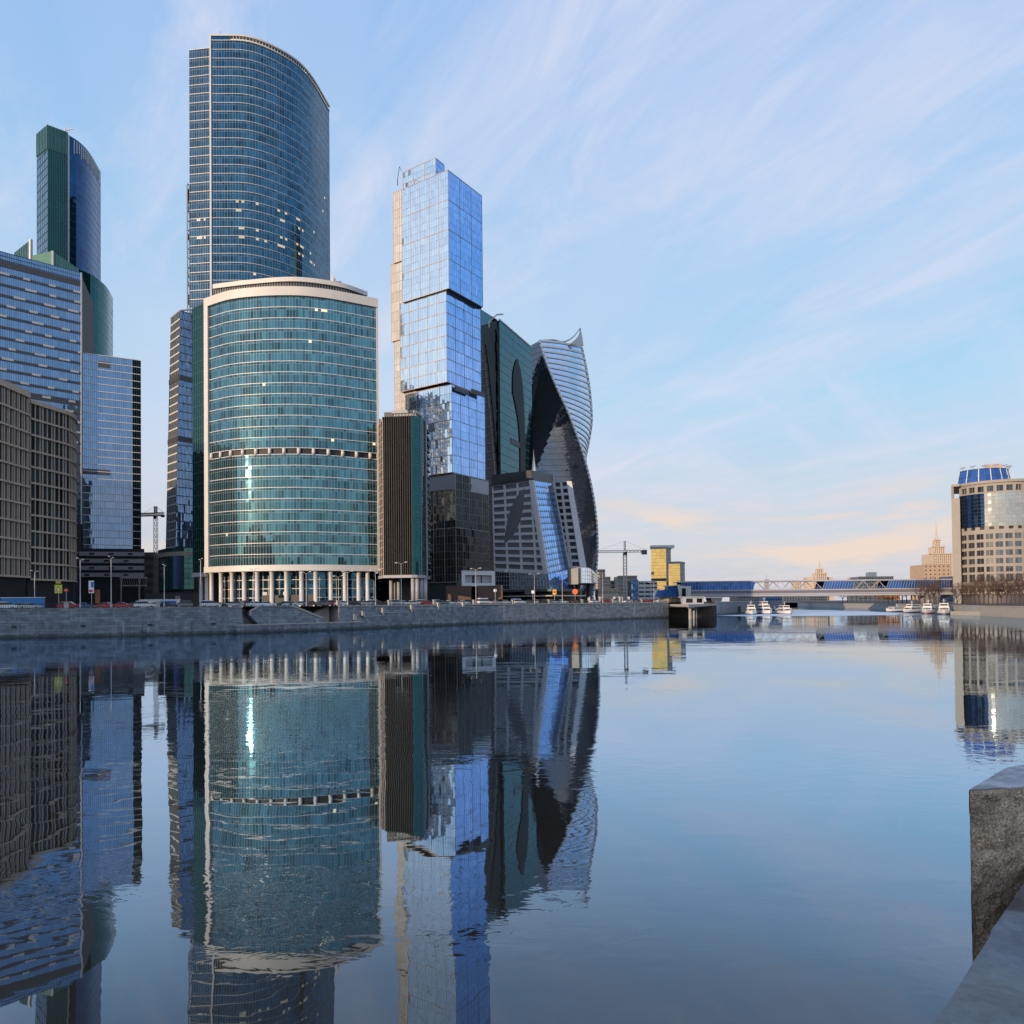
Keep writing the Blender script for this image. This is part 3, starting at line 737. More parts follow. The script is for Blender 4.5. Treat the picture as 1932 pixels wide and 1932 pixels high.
# ================================================================== left group
# ---- stone office building: two slabs with deep vertical window slots
def stone_slab(t, path, z0, z1, nrow, groups, top):
    S = wall(path, z0, z1)
    us = [0.0]; kinds = []
    for kind, wd in groups: us.append(us[-1]+wd); kinds.append(kind)
    us = [u/us[-1] for u in us]
    vs = [0.0]; vk = []
    for j in range(nrow):
        vs += [(j+.10)/nrow, (j+1)/nrow]; vk += [False, True]
    punched(t, S, us, vs, lambda i, j: kinds[i] and vk[j], .30, STONE, G_WIN, panes=1)
    mb = MB(); beam_u(mb, wall(path, z1, z1+top), .5, top, .35, 1.2, n=8); mb.build('parapet', STONE, t)
    mb = MB()
    for j in range(nrow): beam_u(mb, S, (j+.05)/nrow, .55, .28, .1, n=8)
    stuff(mb.build('string_courses', STONE, t))
t = thing('stone_office_building', 'brown limestone office building with tall narrow window slots at the left edge', 'building')
pa = [W2(-14, 199.5, 720), W2(0, 202, 720), W2(55.5, 215, 737)]
zA = Zp(55, 741, 215); zb = Zp(30, 1089, 208)
g = []
for k in range(13): g += [(False, .4), (True, 1.2), (False, .22), (True, .7)] if k % 2 else [(False, .4), (True, 1.1), (False, .2), (True, .45)]
g.append((False, .6))
stone_slab(t, pa, zb, zA-1.6, 10, g[:29], 1.8)
core(t, offs(pa, -1.0)+[(-160, 228), (-300, 228), (-300, 199.5)], STREET-.1, zA-.4)  # core stretched out of view leftwards to keep sun off the blocks behind
pb = [W2(57, 217.5, 750), W2(131, 232, 775), W2(141, 237, 780), W2(144.5, 243, 785)]
zB = Zp(60, 753, 217.5)
g = []
for k in range(5): g += [(False, .28), (True, 1.2), (False, .22), (True, 1.2), (False, .22), (True, .6)]
g += [(False, .4), (True, .5), (False, .5), (True, .5), (False, .5), (True, .9), (False, .4)]
stone_slab(t, pb, zb-.5, zB-1.2, 11, g, 1.3)
core(t, offs(pb, -1.0)+[(-156, 262), (-300, 262), (-300, 217)], STREET-.1, zB-.3)  # likewise lengthened, unseen, as a sun block
mb = MB(); mb.prism([(-142, 204), (-150, 255), (-170, 255), (-172, 204)], STREET, zb-.6); mb.build('dark_base', DGREY, t)

# ---- blue slab block with pale broken stripes
t = thing('blue_slab_tower', 'blue glass slab with broken pale stripes behind the stone office building', 'building')
pw = wpath([(-25, 278, 480), (0, 281, 475), (153.5, 300, 515)]); zt = Zp(153, 515, 300); zs = 40.0
nr = 24
S = wall(pw, zs, zt-4.5)
glaze(t, S, nr, 1, 44, G_SLAB, splits=(), mull=(.10, .05, DLINE), curved=False, jit=.004)
glaze(t, wall(pw, zt-4.5, zt), 3, 1, 44, G_SLAB, mull=(.12, .08, DLINE), ledge=(.12, .08, DLINE), curved=False, jit=.004, joined=True)
for j in range(1, nr+1):      # dark slot, with pale shades pulled over parts of it
    mb = MB(); beam_u(mb, S, j/nr, 1.05 if j not in (nr, 12) else 2.4, .10, .1); mb.build('dark_slot', DGREY, t)
    x = (j*.37) % .30
    while x < .97:
        wd = random.choice((.07, .09, .12))
        if x > .02:
            mb = MB(); beam_u(mb, S, j/nr+.004, .85, .24, -.11, u0=x, u1=min(x+wd, .998)); mb.build('pale_shade', WHITE, t)
        x += wd+random.choice((.14, .2, .26))
core(t, inset(pw, [(-186, 330), (-215, 330), (-215, 300)], .4), STREET, zt-.5)
mb = MB(); beam_v(mb, wall(pw, zs, zt), .998, .5, .3, .4); mb.build('corner_trim', WLINE, t)
# lower wing
t = thing('blue_wing_block', 'lower pale blue glass block with thin ledges, right of the striped slab', 'building')
pv = wpath([(156, 302, 665), (250, 310.5, 678)]); pv2 = wpath([(250, 310.5, 678), (265.5, 312.2, 680)]); zv = Zp(157, 666, 302); zq = Zp(200, 1042, 306)
glaze(t, wall(pv, zq, zv), 27, 1, 26, G_SLAB, ledge=(.28, .22, WLINE), mull=(.10, .06, DLINE), curved=False, jit=.004)
glaze(t, wall(pv2, zq, zv), 27, 1, 4, G_BLACK, ledge=(.28, .30, WLINE), mull=(.12, .08, GRNL), curved=False, jit=.02, joined=True)  # end strip: dark reflection put into black glass
core(t, inset(pv+pv2[1:], [(-173, 345), (-190, 345)], .4), STREET, zv-.4)
mb = MB(); beam_u(mb, wall(pv, zq, zv), .955, 2.4, .2, .1, u0=.30, u1=.55); mb.build('dark_slot', DGREY, t)
mb = MB(); beam_u(mb, wall(pv, zq, zv), .405, 2.2, .2, .1, u0=.0, u1=.55); mb.build('dark_slot', DGREY, t)
pp = wpath([(150, 300, 1060), (272, 306, 1060)])
for k in range(4):
    za = Zp(210, 1088-13.2*k, 303); mb = MB(); beam_u(mb, wall(pp, za, za+2), 0.35, 1.7, .6, .6); o_ = mb.build('podium_band', GREY, t)
    for i in range(3):
        mb = MB(); u = .08+.3*i+.07*(k % 2); beam_u(mb, wall(pp, za, za+2), .35, .7, .68, .0, u0=u, u1=u+.08); mb.build('slot', BLACK, t)
core(t, inset(pp, [(-169, 340), (-186, 340)], .3), STREET, Zp(210, 1035, 303))
cv = wpath([(226, 296, 1090), (277, 300, 1090)])
mb = MB(); za = Zp(250, 1090, 298); beam_u(mb, wall(cv, za, za+2), 0, .7, .5, 4); mb.build('canopy', GREY, t)
mb = MB()
for i in range(13): mb.bar(wall(cv, za-4, za)(i/12, 1), wall(cv, za-4, za)(min(i/12+.06, 1), .2), .22)
beam_u(mb, wall(cv, za-4, za), .2, .3, .1, .1); stuff(mb.build('canopy_truss', STEEL, t))
for u in (.05, .72): q = wall(cv, STREET, za)(u, 0); mb = MB(); mb.tube(q, (q.x, q.y, za), .3, n=8); mb.build('canopy_post', STEEL, t)

# ---- green tower far behind
t = thing('green_tower', 'tall dark green and blue glass tower with curved flank, at the far left', 'building')
A = wpath([(70, 380, 300), (90, 373, 300)]); Bq = wpath([(90, 373, 300), (127, 379, 300)])
z1 = Zp(90, 236, 373); zl = 60
glaze(t, wall(A, zl, lambda u: z1-2+2*u), 46, 1, 6, G_SLAB, ledge=(.5, .15, GRNL), mull=(.25, .12, GRNL), curved=False, joined=True)
glaze(t, wall(Bq, zl, z1), 40, 1, 9, G_IMPG, mull=(.32, .5, GRNL), curved=False)
crn = MB(); 
for W_ in (A, Bq):
    glaze(t, wall(offs(W_, .25), z1-12, z1), 3, 1, 7, G_GREEN, mull=(.2, .15, GRNL), curved=False, joined=True, band='crown_glass')
Cq = spline(wpath([(128, 379.5, 255), (150, 386, 268), (170, 396, 290), (190, 413, 325)]), 8)
zc = Zp(128, 254, 379.5)
glaze(t, wall(Cq, zl, zc), 48, 1, 22, G_IMP, ledge=(.18, .05, GRNL), curved=True, jit=.008)
core(t, inset(A+Bq[1:]+Cq[1:], [(-246, 440), (-256, 400)], .4), STREET, z1-2.5)
mb = MB(); beam_v(mb, wall(Cq, zl, zc), 0, 1.0, .5, .5); mb.build('corner_trim', WLINE, t)
mb = MB(); S = wall(Cq, zc-9, zc)
for i in range(18): beam_v(mb, S, .1+.8*i/17, .45, .2, .1, v0=.1+.1*(i % 3), v1=.9)
stuff(mb.build('crown_slots', WLINE, t))
p = P(127, 247, 380); mb = MB(); mb.bar((p.x-3, p.y, p.z), (p.x+3, p.y, p.z+1), .5); mb.tube((p.x-1, p.y, p.z-2), (p.x-1, p.y, p.z+1.4), .3, n=6); mb.build('roof_davit', WHITE, t)
# shoulder of the same tower
sh1 = wpath([(28, 372, 475), (58, 362, 455)]); sh2 = wpath([(58, 362, 478), (99, 357, 478)]); sh3 = wpath([(99, 357, 478), (148, 362, 505)])
sh4 = spline(wpath([(148, 362, 508), (175, 369, 520), (200, 382, 535), (213, 397, 548)]), 8)
zz = Zp(60, 452, 362)
glaze(t, wall(sh1, 100, lambda u: Zp(28, 476, 372)+(zz-Zp(28, 476, 372))*u), 20, 1, 7, G_GREEN, mull=(.35, .2, GRNL), curved=False, joined=True)
mb = MB(); S = wall(sh2, 100, Zp(75, 479, 360)); mb.q((S(0, 0), S(1, 0), S(1, 1), S(0, 1))); mb.build('shoulder_panel', mat('green_panel', (.07, .19, .15), .6), t)
glaze(t, wall(sh3, 100, lambda u: Zp(99, 474, 357)+(Zp(148, 507, 362)-Zp(99, 474, 357))*u), 6, 1, 10, G_GREEN, mull=(.3, .2, GRNL), curved=False, joined=True)
z4 = Zp(148, 508, 362)
glaze(t, wall(sh4, 60, z4), 34, 1, 12, G_IMPG, ledge=(.12, .04, GRNL), curved=True, jit=.01)
core(t, inset(sh1+sh2[1:]+sh3[1:]+sh4[1:], [(-229, 420), (-266, 420)], .5), STREET, z4-.8)
mb = MB(); beam_v(mb, wall(sh2, 100, zz), 0, 1.2, .6, .6); beam_v(mb, wall(sh3, 100, Zp(99, 474, 357)), 0, .9, .6, .6); mb.build('corner_trim', WLINE, t)

# ---- faceted slim tower between the groups
t = thing('faceted_slim_tower', 'slim faceted blue tower with dark belts, left of the teal tower', 'building')
zt = Zp(340, 586, 312); z0_ = Zp(340, 1032, 312)
L0, C0, R0 = W2(313, 318, 1000), W2(331, 309, 1000), W2(366, 316, 1000)
L1, C1, R1 = W2(322.5, 324, 600), W2(340, 312, 600), W2(366, 318, 600)
def b3(p, z): return (p[0], p[1], z)
bel = []
def midpt(a, b, k): return Vector(a).lerp(Vector(b), k)
for v in (0, 1): pass
SL = bil(b3(L0, z0_), b3(C0, z0_), b3(C1, zt), b3(L1, zt+1.5)); SR = bil(b3(C0, z0_), b3(R0, z0_), b3(R1, zt+.5), b3(C1, zt))
glaze(t, SL, 28, 1, 6, G_CITY, ledge=(.6, .15, WLINE), mull=(.12, .08, GLINE), curved=False, jit=.01)  # bright sky reflection on this face put into pale glass and thick pale ledges
glaze(t, SR, 28, 1, 12, G_SLAB, ledge=(.30, .12, DLINE), mull=(.12, .08, DLINE), curved=False, jit=.03)
for v in (.715, .455):
    mb = MB(); beam_u(mb, SL, v, 2.2, .3, .1); beam_u(mb, SR, v, 2.2, .3, .1); mb.build('dark_belt', DGREY, t)
core(t, [L0, C0, R0, (R0[0], 350), (L0[0]+2, 350)], STREET, z0_); 
mb = MB(); ii = .6
mb.hexa([(L0[0]+1, L0[1]+ii, z0_), (C0[0], C0[1]+ii, z0_), (R0[0], R0[1]+ii, z0_), (L0[0]+6, 345, z0_), (L1[0]+1, L1[1]+ii, zt), (C1[0], C1[1]+ii, zt-1), (R1[0], R1[1]+ii, zt), (L1[0]+6, 345, zt)]); mb.build('core', CORE, t)
mb = MB(); a = Vector(b3(L1, zt+1.5)); b = Vector(b3(C1, zt)); c = Vector(b3(R1, zt+3)); mb.tube(a, b, .35, n=5); mb.tube(b, c, .35, n=5); mb.tube(a, a+Vector((6, 8, 1)), .3, n=5); mb.build('roof_edge', STEEL, t)
mb = MB(); mb.q((b, Vector(b3(R1, zt+.5)), c, a+Vector((9, 12, 1.5)), a)); mb.build('roof_glass', G_SLAB, t)
# its rounded podium
pd = spline(wpath([(299, 300, 1080), (315, 291, 1080), (340, 287, 1080), (366, 288, 1080)]), 8); zp = Zp(330, 1034, 288); zp0 = Zp(330, 1112, 288)
glaze(t, wall(pd, zp0, zp), 8, 1, 14, G_GREEN, ledge=(.2, .12, GRNL), mull=(.1, .08, GRNL), jit=.006)
mb = MB(); beam_u(mb, wall(pd, zp0, zp), .86, 1.6, .4, .3, n=20); mb.build('podium_band', BRONZE, t)
mb = MB(); beam_u(mb, wall(pd, zp0, zp), .45, 14, .25, .0, u0=.62, u1=.82, n=4); mb.build('bright_bay', G_SKYB, t)
core(t, inset(pd, [(-120, 310), (-139, 310)], .4), STREET, zp-.2)
mb = MB(); mb.box((P(325, 1120, 284).x, 284, STREET+2.8), (18, 5, 5.6)); mb.build('entrance_block', DGREY, t)
for k in (0, 1): mb = MB(); mb.box((P(332+5*k, 1120, 281).x, 281.4, STREET+3.2), (.7, .3, 2.4)); mb.build('lit_slot', WHITE, t)
# distant low buildings in the gap
for k, (x0, x1, yt, d_, c, lb) in enumerate(((268, 292, 1042, 420, CONC, 'pale concrete building site block in the gap behind the blue wing block'), (292, 312, 1046, 400, STONE, 'brown low building in the gap beside the slim tower'))):
    t = thing('low_building', lb, 'building'); a, b = W2(x0, d_, 1090), W2(x1, d_, 1090); zt = Zp(x0, yt, d_)
    punched(t, wall([a, b], STREET, zt), [i/11 for i in range(12)], [i/13 for i in range(14)], lambda i, j: i % 2 == 1 and j % 2 == 1, .3, c, G_WIN, joined=True)
    mb = MB(); mb.prism([(a[0], a[1]+.4), (b[0], b[1]+.4), (b[0], b[1]+20), (a[0], a[1]+20)], STREET, zt); mb.build('core', c, t)
# ================================================================== middle group
# ---- dark tower with rounded corner and louvred crown
t = thing('dark_tower', 'dark smoked glass tower on columns with rounded green corner, right of the teal tower', 'building')
zb = Zp(760, 1086, 240); zt = Zp(760, 789, 240)
l0 = W2(712.5, 247, 850); a0 = W2(722, 238.2, 850); a1 = W2(776, 237, 850)
rc = spline(wpath([(776, 237, 850), (790, 238, 850), (799, 241.5, 850), (803, 246, 850)]), 6); rs = wpath([(803, 246, 850), (809, 254, 850)])
glaze(t, wall([l0, a0], zb, Zp(716, 801, 244)), 22, 1, 3, G_BLACK, ledge=(.2, .12, STONE), mull=(.3, .15, STONE), curved=False, jit=.006)
glaze(t, wall([a0, a1], zb, zt), 22, 1, 13, G_BLACK, mull=(.14, .12, BLACK), curved=False, jit=.012)
glaze(t, wall(rc, zb, zt), 22, 1, 10, G_MERC, splits=(.5,), ledge=(.12, .05, DLINE), thin=(.10, .05, DLINE, (.5,)), mull=(.10, .06, DLINE), jit=.006)
glaze(t, wall(rs, zb, zt-2), 22, 1, 2, G_DARK, ledge=(.25, .5, GLINE), curved=False)
core(t, inset([l0, a0, a1]+rc[1:]+rs[1:], [(-30.5, 275), (-46, 275)], .4), zb-.2, zt-.8)
mb = MB(); beam_v(mb, wall(rc, zb, zt-1), .985, 1.0, .4, .3); mb.build('corner_pier', GREY, t)
cr = offs([a0, a1]+rc[1:], -1.5); zc = Zp(770, 779, 241)
mb = MB(); wall_strip(mb, offs(cr, -.4), zt-.8, zc); mb.build('crown_wall', DGREY, t)
mb = MB(); S = wall(cr, zt-.6, zc-.6)
for i in range(30): beam_v(mb, S, .2+.78*i/29, .16, .1, .1)
stuff(mb.build('crown_louvres', WLINE, t))
mb = MB(); beam_u(mb, wall(cr, zc-.5, zc), .5, .9, .5, 2, n=20, u0=.15); mb.build('crown_roof', GREY, t)
p = P(727, 795, 246); mb = MB(); mb.box((p.x, p.y+2, zt-.5), (4, 5, 3.4)); mb.build('plant_room', STONE, t)
for px, dd in ((738, 245), (752, 246.5), (779, 238), (787, 238.3), (794, 240), (799.5, 242.5), (802.5, 245.5), (745, 255)):
    q = P(px, 1110, dd+.6); mb = MB(); mb.tube((q.x, q.y, STREET), (q.x, q.y, zb), .62, n=12); mb.build('column', GREY, t, True)
core(t, [(l0[0]+3, 258), (-31, 258), (-31, 274), (l0[0]+3, 274)], STREET, zb, DGREY, 'lobby')
mb = MB(); beam_u(mb, wall([l0, a0, a1]+rc[1:]+rs[1:], zb-.7, zb), .5, .9, .15, .8, n=24); mb.build('soffit_band', GREY, t)

t2 = thing('dark_link_block', 'low black glass link block between the colonnade and the dark tower', 'building')
q0, q1 = W2(690, 292, 1110), W2(748, 288, 1110); zz_ = Zp(715, 1082, 290)
glaze(t2, wall([q0, q1], STREET, zz_), 4, 1, 10, G_BLACK, ledge=(.2, .1, GLINE), mull=(.14, .08, DLINE), curved=False)
core(t2, [(q0[0], q0[1]+.4), (q1[0], q1[1]+.4), (q1[0], q1[1]+12), (q0[0], q0[1]+12)], STREET, zz_, DGREY)

# ---- stacked-block tower of silver-blue glass
t = thing('stacked_block_tower', 'pale silver blue glass tower of shifted stacked blocks in the middle', 'building')
D0 = 330.0
def cblock(lx, cx_, rx, yt, yb, d, nbl, nbr, nz, ratL=.047, ratR=.066, gl=G_CITY, gr=None, yref=None, soff=True, roof=True, mm=None, lw=None):
    """a block given by the picture columns of its left edge, front corner and right edge and the rows of its top and foot at the corner"""
    gr = gr or G_CITY2; yr = yref or (yt+yb)/2
    c = W2(cx_, d, yr); dl = d*(1+ratL*(cx_-lx)/88); dr = d*(1+ratR*(rx-cx_)/64)
    l, r = W2(lx, dl, yr), W2(rx, dr, yr)
    z1, z0 = Zp(cx_, yt, d), Zp(cx_, yb, d)
    sl = max(2, round((Vector(c)-Vector(l)).length/nbl/1.5)); sr = max(2, round((Vector(r)-Vector(c)).length/nbr/1.5))
    hz = (z1-z0)/nz; k = max(1, round(hz/3.6)); sp = [i/k for i in range(1, k)]
    for path, nb, s_, g_ in (([l, c], nbl, sl, gl), ([c, r], nbr, sr, gr)):
        S = wall(path, z0, z1)
        lm = BRONZE if path[1] == c else GLINE
        glaze(t, S, nz, nb, s_, g_, splits=sp, jit=.012, band='glass_panel', ledge=(.26, .10, lm), rib=(.22, .10, lm), curved=False, ledge_name='belt',
              thin=(.09, .04, TLINE, sp) if sp else None, mull=(.07, .03, TLINE))
    bk = [(r[0]-6, r[1]+22), (l[0]+12, l[1]+22)]
    core(t, inset([l, c, r], bk, .35), z0, z1-.2, ROOF if roof else CORE)
    return l, c, r, z0, z1
G_CITY2 = glass('mirrored_sky_glass', (.34, .54, .95), .9, var=.16, wav=.05, wscale=.09)  # bluer copy for the right faces: their mirrored sky put into the tint
cblock(760, 822, 838, 298, 345, 338, 3, 1, 2)
cblock(758, 846, 909.5, 320.5, 543.5, 330, 5, 3, 4)
cblock(742, 790, 815, 345, 480, 342, 4, 1, 4, gl=G_SUNLIT)
cblock(755, 842.5, 907, 545.5, 720, 332, 5, 4, 8)
cblock(765, 853, 915, 725, 891, 331.5, 4, 4, 5)
cblock(738, 785, 805, 483, 632, 344, 3, 1, 8, gl=G_SUNLIT)
cblock(744.5, 785, 805, 632, 800, 345, 3, 1, 7, gl=G_SUNLIT)
# dark foot of the tower: mirrored neighbours put into brown and smoked glass, tall thin piers
l, c, r, z0, z1 = cblock(778, 860, 922, 893, 1098, 331.5, 4, 5, 2, gl=G_BROWN, gr=G_DARK)
mb = MB(); S = wall([l, c, r], z1-7, z1-.3); beam_u(mb, S, .5, 6.4, .25, .1, n=2); mb.build('louvre_belt', GREY, t)
core(t, inset([l, c, r], [(r[0]-6, r[1]+20), (l[0]+10, l[1]+20)], .6), STREET, z0, DGREY, 'foot')
# dark shadow gaps under the overhanging blocks
for cxp, yy, dd in ((848, 548, 334), (852, 722, 335)):
    pass
for i in range(2):      # dark service storey on the right flank
    q0 = W2(858+30*i, 331.8+9*i, 735); q1 = W2(884+30*i, 340.5+8*i, 735)
    S = wall([q0, q1], Zp(870+30*i, 742+3*i, 336+8*i), Zp(870+30*i, 733+4*i, 336+8*i)); mb = MB(); beam_u(mb, S, .5, 2.1, .35, .1); mb.build('service_slot', DGREY, t)
mb = MB()
for px, py, dd in ((750, 338, 344),):
    p = P(px, py, dd); m2 = MB(); m2.bar(p, p+Vector((1.2, -1.5, 5)), .35); m2.bar(p+Vector((1.2, -1.5, 5)), p+Vector((2.5, -4, 1.5)), .25); m2.bar(p, p+Vector((0, 0, -3)), .5); m2.build('cleaning_crane', DGREY, t)
# plinth box with a framed dark window, in front of it
t = thing('framed_box_entrance', 'white framed box with a dark window at the foot of the stacked tower', 'building')
q0, q1 = W2(871, 268, 1090), W2(934, 275, 1090); z0, z1 = Zp(900, 1106, 271), Zp(900, 1078, 271)
punched(t, wall([q0, q1], z0, z1), [0, .10, .90, 1], [0, .2, .75, 1], lambda i, j: i == 1 and j == 1, 1.0, WLINE, G_DARK, panes=6, frame=GLINE)
core(t, [(q0[0], q0[1]+1.1), (q1[0], q1[1]+1.1), (q1[0]-2, q1[1]+14), (q0[0]+2, q0[1]+14)], z0+.1, z1-.1, GREY)
mb = MB(); mb.prism([q0, q1, (q1[0]-2, q1[1]+14), (q0[0]+2, q0[1]+14)], z1-.1, z1+.25); mb.build('roof', WLINE, t)
b0, b1 = W2(868, 273, 1120), W2(940, 279, 1120)
glaze(t, wall([b0, b1], STREET, z0), 2, 1, 12, G_DARK, ledge=(.3, .2, DLINE), mull=(.15, .1, DLINE), curved=False)
for px in (866, 925):
    q = W2(px, 270, 1115); mb = MB(); mb.box((q[0], q[1], STREET+4.3), (9, 6, 5)); mb.build('kiosk_box', mat('rust_panel_%d' % px, (.11, .07, .055), .7, noise=(.5, .2)), t)

# ---- emerald tower with dark lens-shaped fold
t = thing('emerald_tower', 'black and emerald glass tower with a dark pointed arch shape on its front', 'building')
zt = Zp(943, 604, 360); zb = STREET
c = W2(943, 360, 700); r = W2(1003, 399, 700); l = W2(906, 383, 700)
zr = Zp(1000, 655, 398)
glaze(t, wall([l, c], zb, lambda u: Zp(908, 611, 380)+(zt-Zp(908, 611, 380))*u), 28, 1, 8, G_BLACK, curved=False, jit=.006)
Sf = wall([c, r], zb, lambda u: zt+(zr-zt)*u)
glaze(t, Sf, 34, 1, 14, G_MERC, ledge=(.35, .04, DGREY), curved=False, jit=.006)
# the fold: a dark lens standing a little proud of the front
def lens(rows, name, m, out=.4):
    mb = MB()
    for (v0, a0, b0), (v1, a1, b1) in zip(rows, rows[1:]):
        nn = Vector((c[1]-r[1], r[0]-c[0], 0)); nn = Vector((r[1]-c[1], -(r[0]-c[0]), 0)).normalized()*out
        pts = [Sf(a0, v0), Sf(b0, v0), Sf(b1, v1), Sf(a1, v1)]
        mb.q([p+nn for p in pts]); mb.q((pts[0], pts[0]+nn, pts[3]+nn, pts[3])); mb.q((pts[1]+nn, pts[1], pts[2], pts[2]+nn))
    return mb.build(name, m, t)
Hh = lambda y: (Zp(970, y, 378)-zb)/(zt+(zr-zt)*.5-zb)
lens([(Hh(940), .50, .78), (Hh(885), .57, .76), (Hh(850), .575, .745), (Hh(820), .56, .74), (Hh(790), .52, .73), (Hh(765), .44, .72), (Hh(745), .36, .71), (Hh(725), .36, .68), (Hh(705), .38, .645), (Hh(692), .42, .61), (Hh(682), .46, .56), (Hh(676), .5, .52)], 'pointed_fold', G_BLACK)
lens([(Hh(842), .30, .57), (Hh(831), .30, .57)], 'dark_slot', DGREY, .3)
lens([(Hh(930), .86, .995), (Hh(850), .90, .997), (Hh(800), .955, .997), (Hh(770), .985, .997)], 'dark_edge', G_BLACK, .35)
core(t, inset([l, c, r], [(r[0]-4, 425), (l[0]+8, 425)], .4), zb, zr-.5)
mb = MB(); mb.q([(c[0], c[1], zt), (r[0], r[1], zr), (r[0]-6, 422, zr), (l[0]+6, 420, Zp(908, 590, 400))][::1]); mb.build('sloped_roof', G_GREEN, t)
mb = MB(); mb.tube((c[0], c[1], zt+.3), (r[0], r[1], zr+.3), .5, n=5); mb.build('roof_edge', WLINE, t)
mb = MB(); p = P(938, 603, 362); mb.bar(p+Vector((-4, 0, -1)), p+Vector((0, 0, 2.5)), .8); mb.bar(p+Vector((0, 0, 2.5)), p+Vector((3, 1, 3)), .8); mb.bar(p+Vector((-4, 0, -1)), p+Vector((-4, 0, -4)), .9); mb.build('roof_davit', WHITE, t)
a_ = W2(899, 396, 600); b_ = W2(938, 380, 600); mb = MB(); mb.q([(a_[0], a_[1], 100), (b_[0], b_[1], 100), (b_[0], b_[1], Zp(936, 603, 380)), (a_[0], a_[1], Zp(900, 578, 396))]); mb.build('rear_glass', G_TEAL, t)
# curved fin with ledges on the left flank
SLf = wall([l, c], zb, Zp(925, 606, 370)); mb = MB(); pr_ = None
for k in range(25):
    y = 650+(1080-650)*k/24; px = 908+ (934-908)*min(1, ((y-650)/250))**.75
    q = P(px, y, 380-20*(px-906)/37)+Vector((.2, -.6, 0))
    if pr_ is not None: mb.bar(pr_, q, .55)
    pr_ = q
mb.build('curved_fin', STONE, t)
for k in range(26):
    y = 668+15.5*k; px = 908+(934-908)*min(1, ((y-650)/250))**.75
    a = P(905, y, 382)+Vector((0, -.5, 0)); b = P(px, y-1.5, 380-20*(px-906)/37)+Vector((0, -.5, 0)); mb = MB(); mb.bar(a, b, .4); mb.build('flank_ledge', GLINE, t)

# ---- twisting tower
TWWHITE = mat('bright_cladding', (.84, .84, .84), .35)
t = thing('twisted_tower', 'spiral twisted glass tower with white edges and a pointed crest', 'building')
dT = 430.0; mpp = dT/F
zt0 = Zp(1040, 648, dT)
def tc_(z):      # helix angle and half-diagonal at height z
    y = 1138-(z-CAMZ)/mpp
    phi = R(270)+(y-720)*.00486
    Rr = min(86, 62+(y-640)*.165) if y < 780 else min(86.5, 85.1+(y-780)*.02)
    return phi, Rr*mpp*1.02
cen = W2(1040, dT+14, 900)
def corner(k, z):
    phi, r = tc_(z); a = phi+k*math.pi/2
    return Vector((cen[0]+r*math.cos(a), cen[1]+r*math.sin(a), z))
topk = {0: 0.0, 1: 3.0, 2: 0.0, 3: 0.0}
NF = 46
def tface(k):      # between corner k and k+1 (anticlockwise from above = left to right from outside)
    def S(u, v):
        z = STREET+(zt0-STREET)*v
        a, b = corner(k, z), corner(k+1, z); p = a.lerp(b, u)
        bow = math.sin(math.pi*u)*1.6; m_ = (a+b)/2-Vector((cen[0], cen[1], z)); m_.normalize(); return p+m_*bow
    S.twist = lambda: 1
    return S
for k in (0, 1, 3, 2):
    S = tface(k)
    if k == 0: glaze(t, S, NF, 1, 24, G_TWIST, splits=(), jit=.004, ledge=(1.15, .5, TWWHITE), mull=None)
    elif k == 3: glaze(t, S, NF, 1, 20, G_TWD, splits=(.5,), jit=.006, mull=None, thin=(.16, .05, DLINE, (.0,)))
    else: glaze(t, S, NF, 1, 8, G_TWD, jit=.004, joined=True)
for k in range(4):
    mb = MB(); pts = [corner(k, STREET+(zt0-STREET)*i/60) for i in range(61)]
    for a, b in zip(pts, pts[1:]): mb.tube(a, b, .75, n=6)
    mb.build('edge_ribbon', TWWHITE, t, True)
mb = MB(); n = 60
for i in range(n):
    za = STREET+(zt0-1-STREET)*i/n; zb_ = STREET+(zt0-1-STREET)*(i+1)/n
    A_ = [corner(k, za) for k in range(4)]; B_ = [corner(k, zb_) for k in range(4)]; ce = lambda p: Vector((cen[0], cen[1], p.z)).lerp(p, .97)
    for k in range(4): mb.q((ce(A_[k]), ce(A_[(k+1) % 4]), ce(B_[(k+1) % 4]), ce(B_[k])))
mb.q([ce(p) for p in B_]); mb.build('core', CORE, t)
# crest: two ribbons sweeping up from the roof corners to a point
tip = P(1095, 619, dT); A0, B0 = corner(0, zt0), corner(1, zt0); C0_ = corner(2, zt0)
def ribbon(pts, r0, name):
    mb = MB(); q = [Vector(p) for p in spline(pts, 8)]
    for i, (a, b) in enumerate(zip(q, q[1:])): mb.tube(a, b, r0*(1-.5*i/len(q)), r0*(1-.5*(i+1)/len(q)), n=6)
    mb.build(name, WHITE, t, True)
low = P(1062, 645, dT)
ribbon([A0, (A0.x+(low.x-A0.x)*.6, low.y, zt0+2), tuple(low), P(1080, 637, dT), tip], .55, 'crest_ribbon')
ribbon([B0, (B0.x-1.0, B0.y, zt0+4), tip], .6, 'crest_ribbon')
ribbon([P(1076, 649, dT+2), P(1087, 641, dT+2), tip+Vector((0, 1, -3))], .22, 'crest_ribbon')

mb = MB(); f_ = [P(a_, b_, dT+.6) for a_, b_ in ((1075, 649), (1101, 652), (1099, 636), (1095.5, 621), (1091, 634), (1084, 642))]
nb_ = [q_+Vector((0, .7, 0)) for q_ in f_]; mb.q(f_); mb.q(nb_[::-1])
for i in range(6): mb.q((f_[i], nb_[i], nb_[(i+1) % 6], f_[(i+1) % 6])[::-1])
mb.build('crest_fin', WLINE, t)

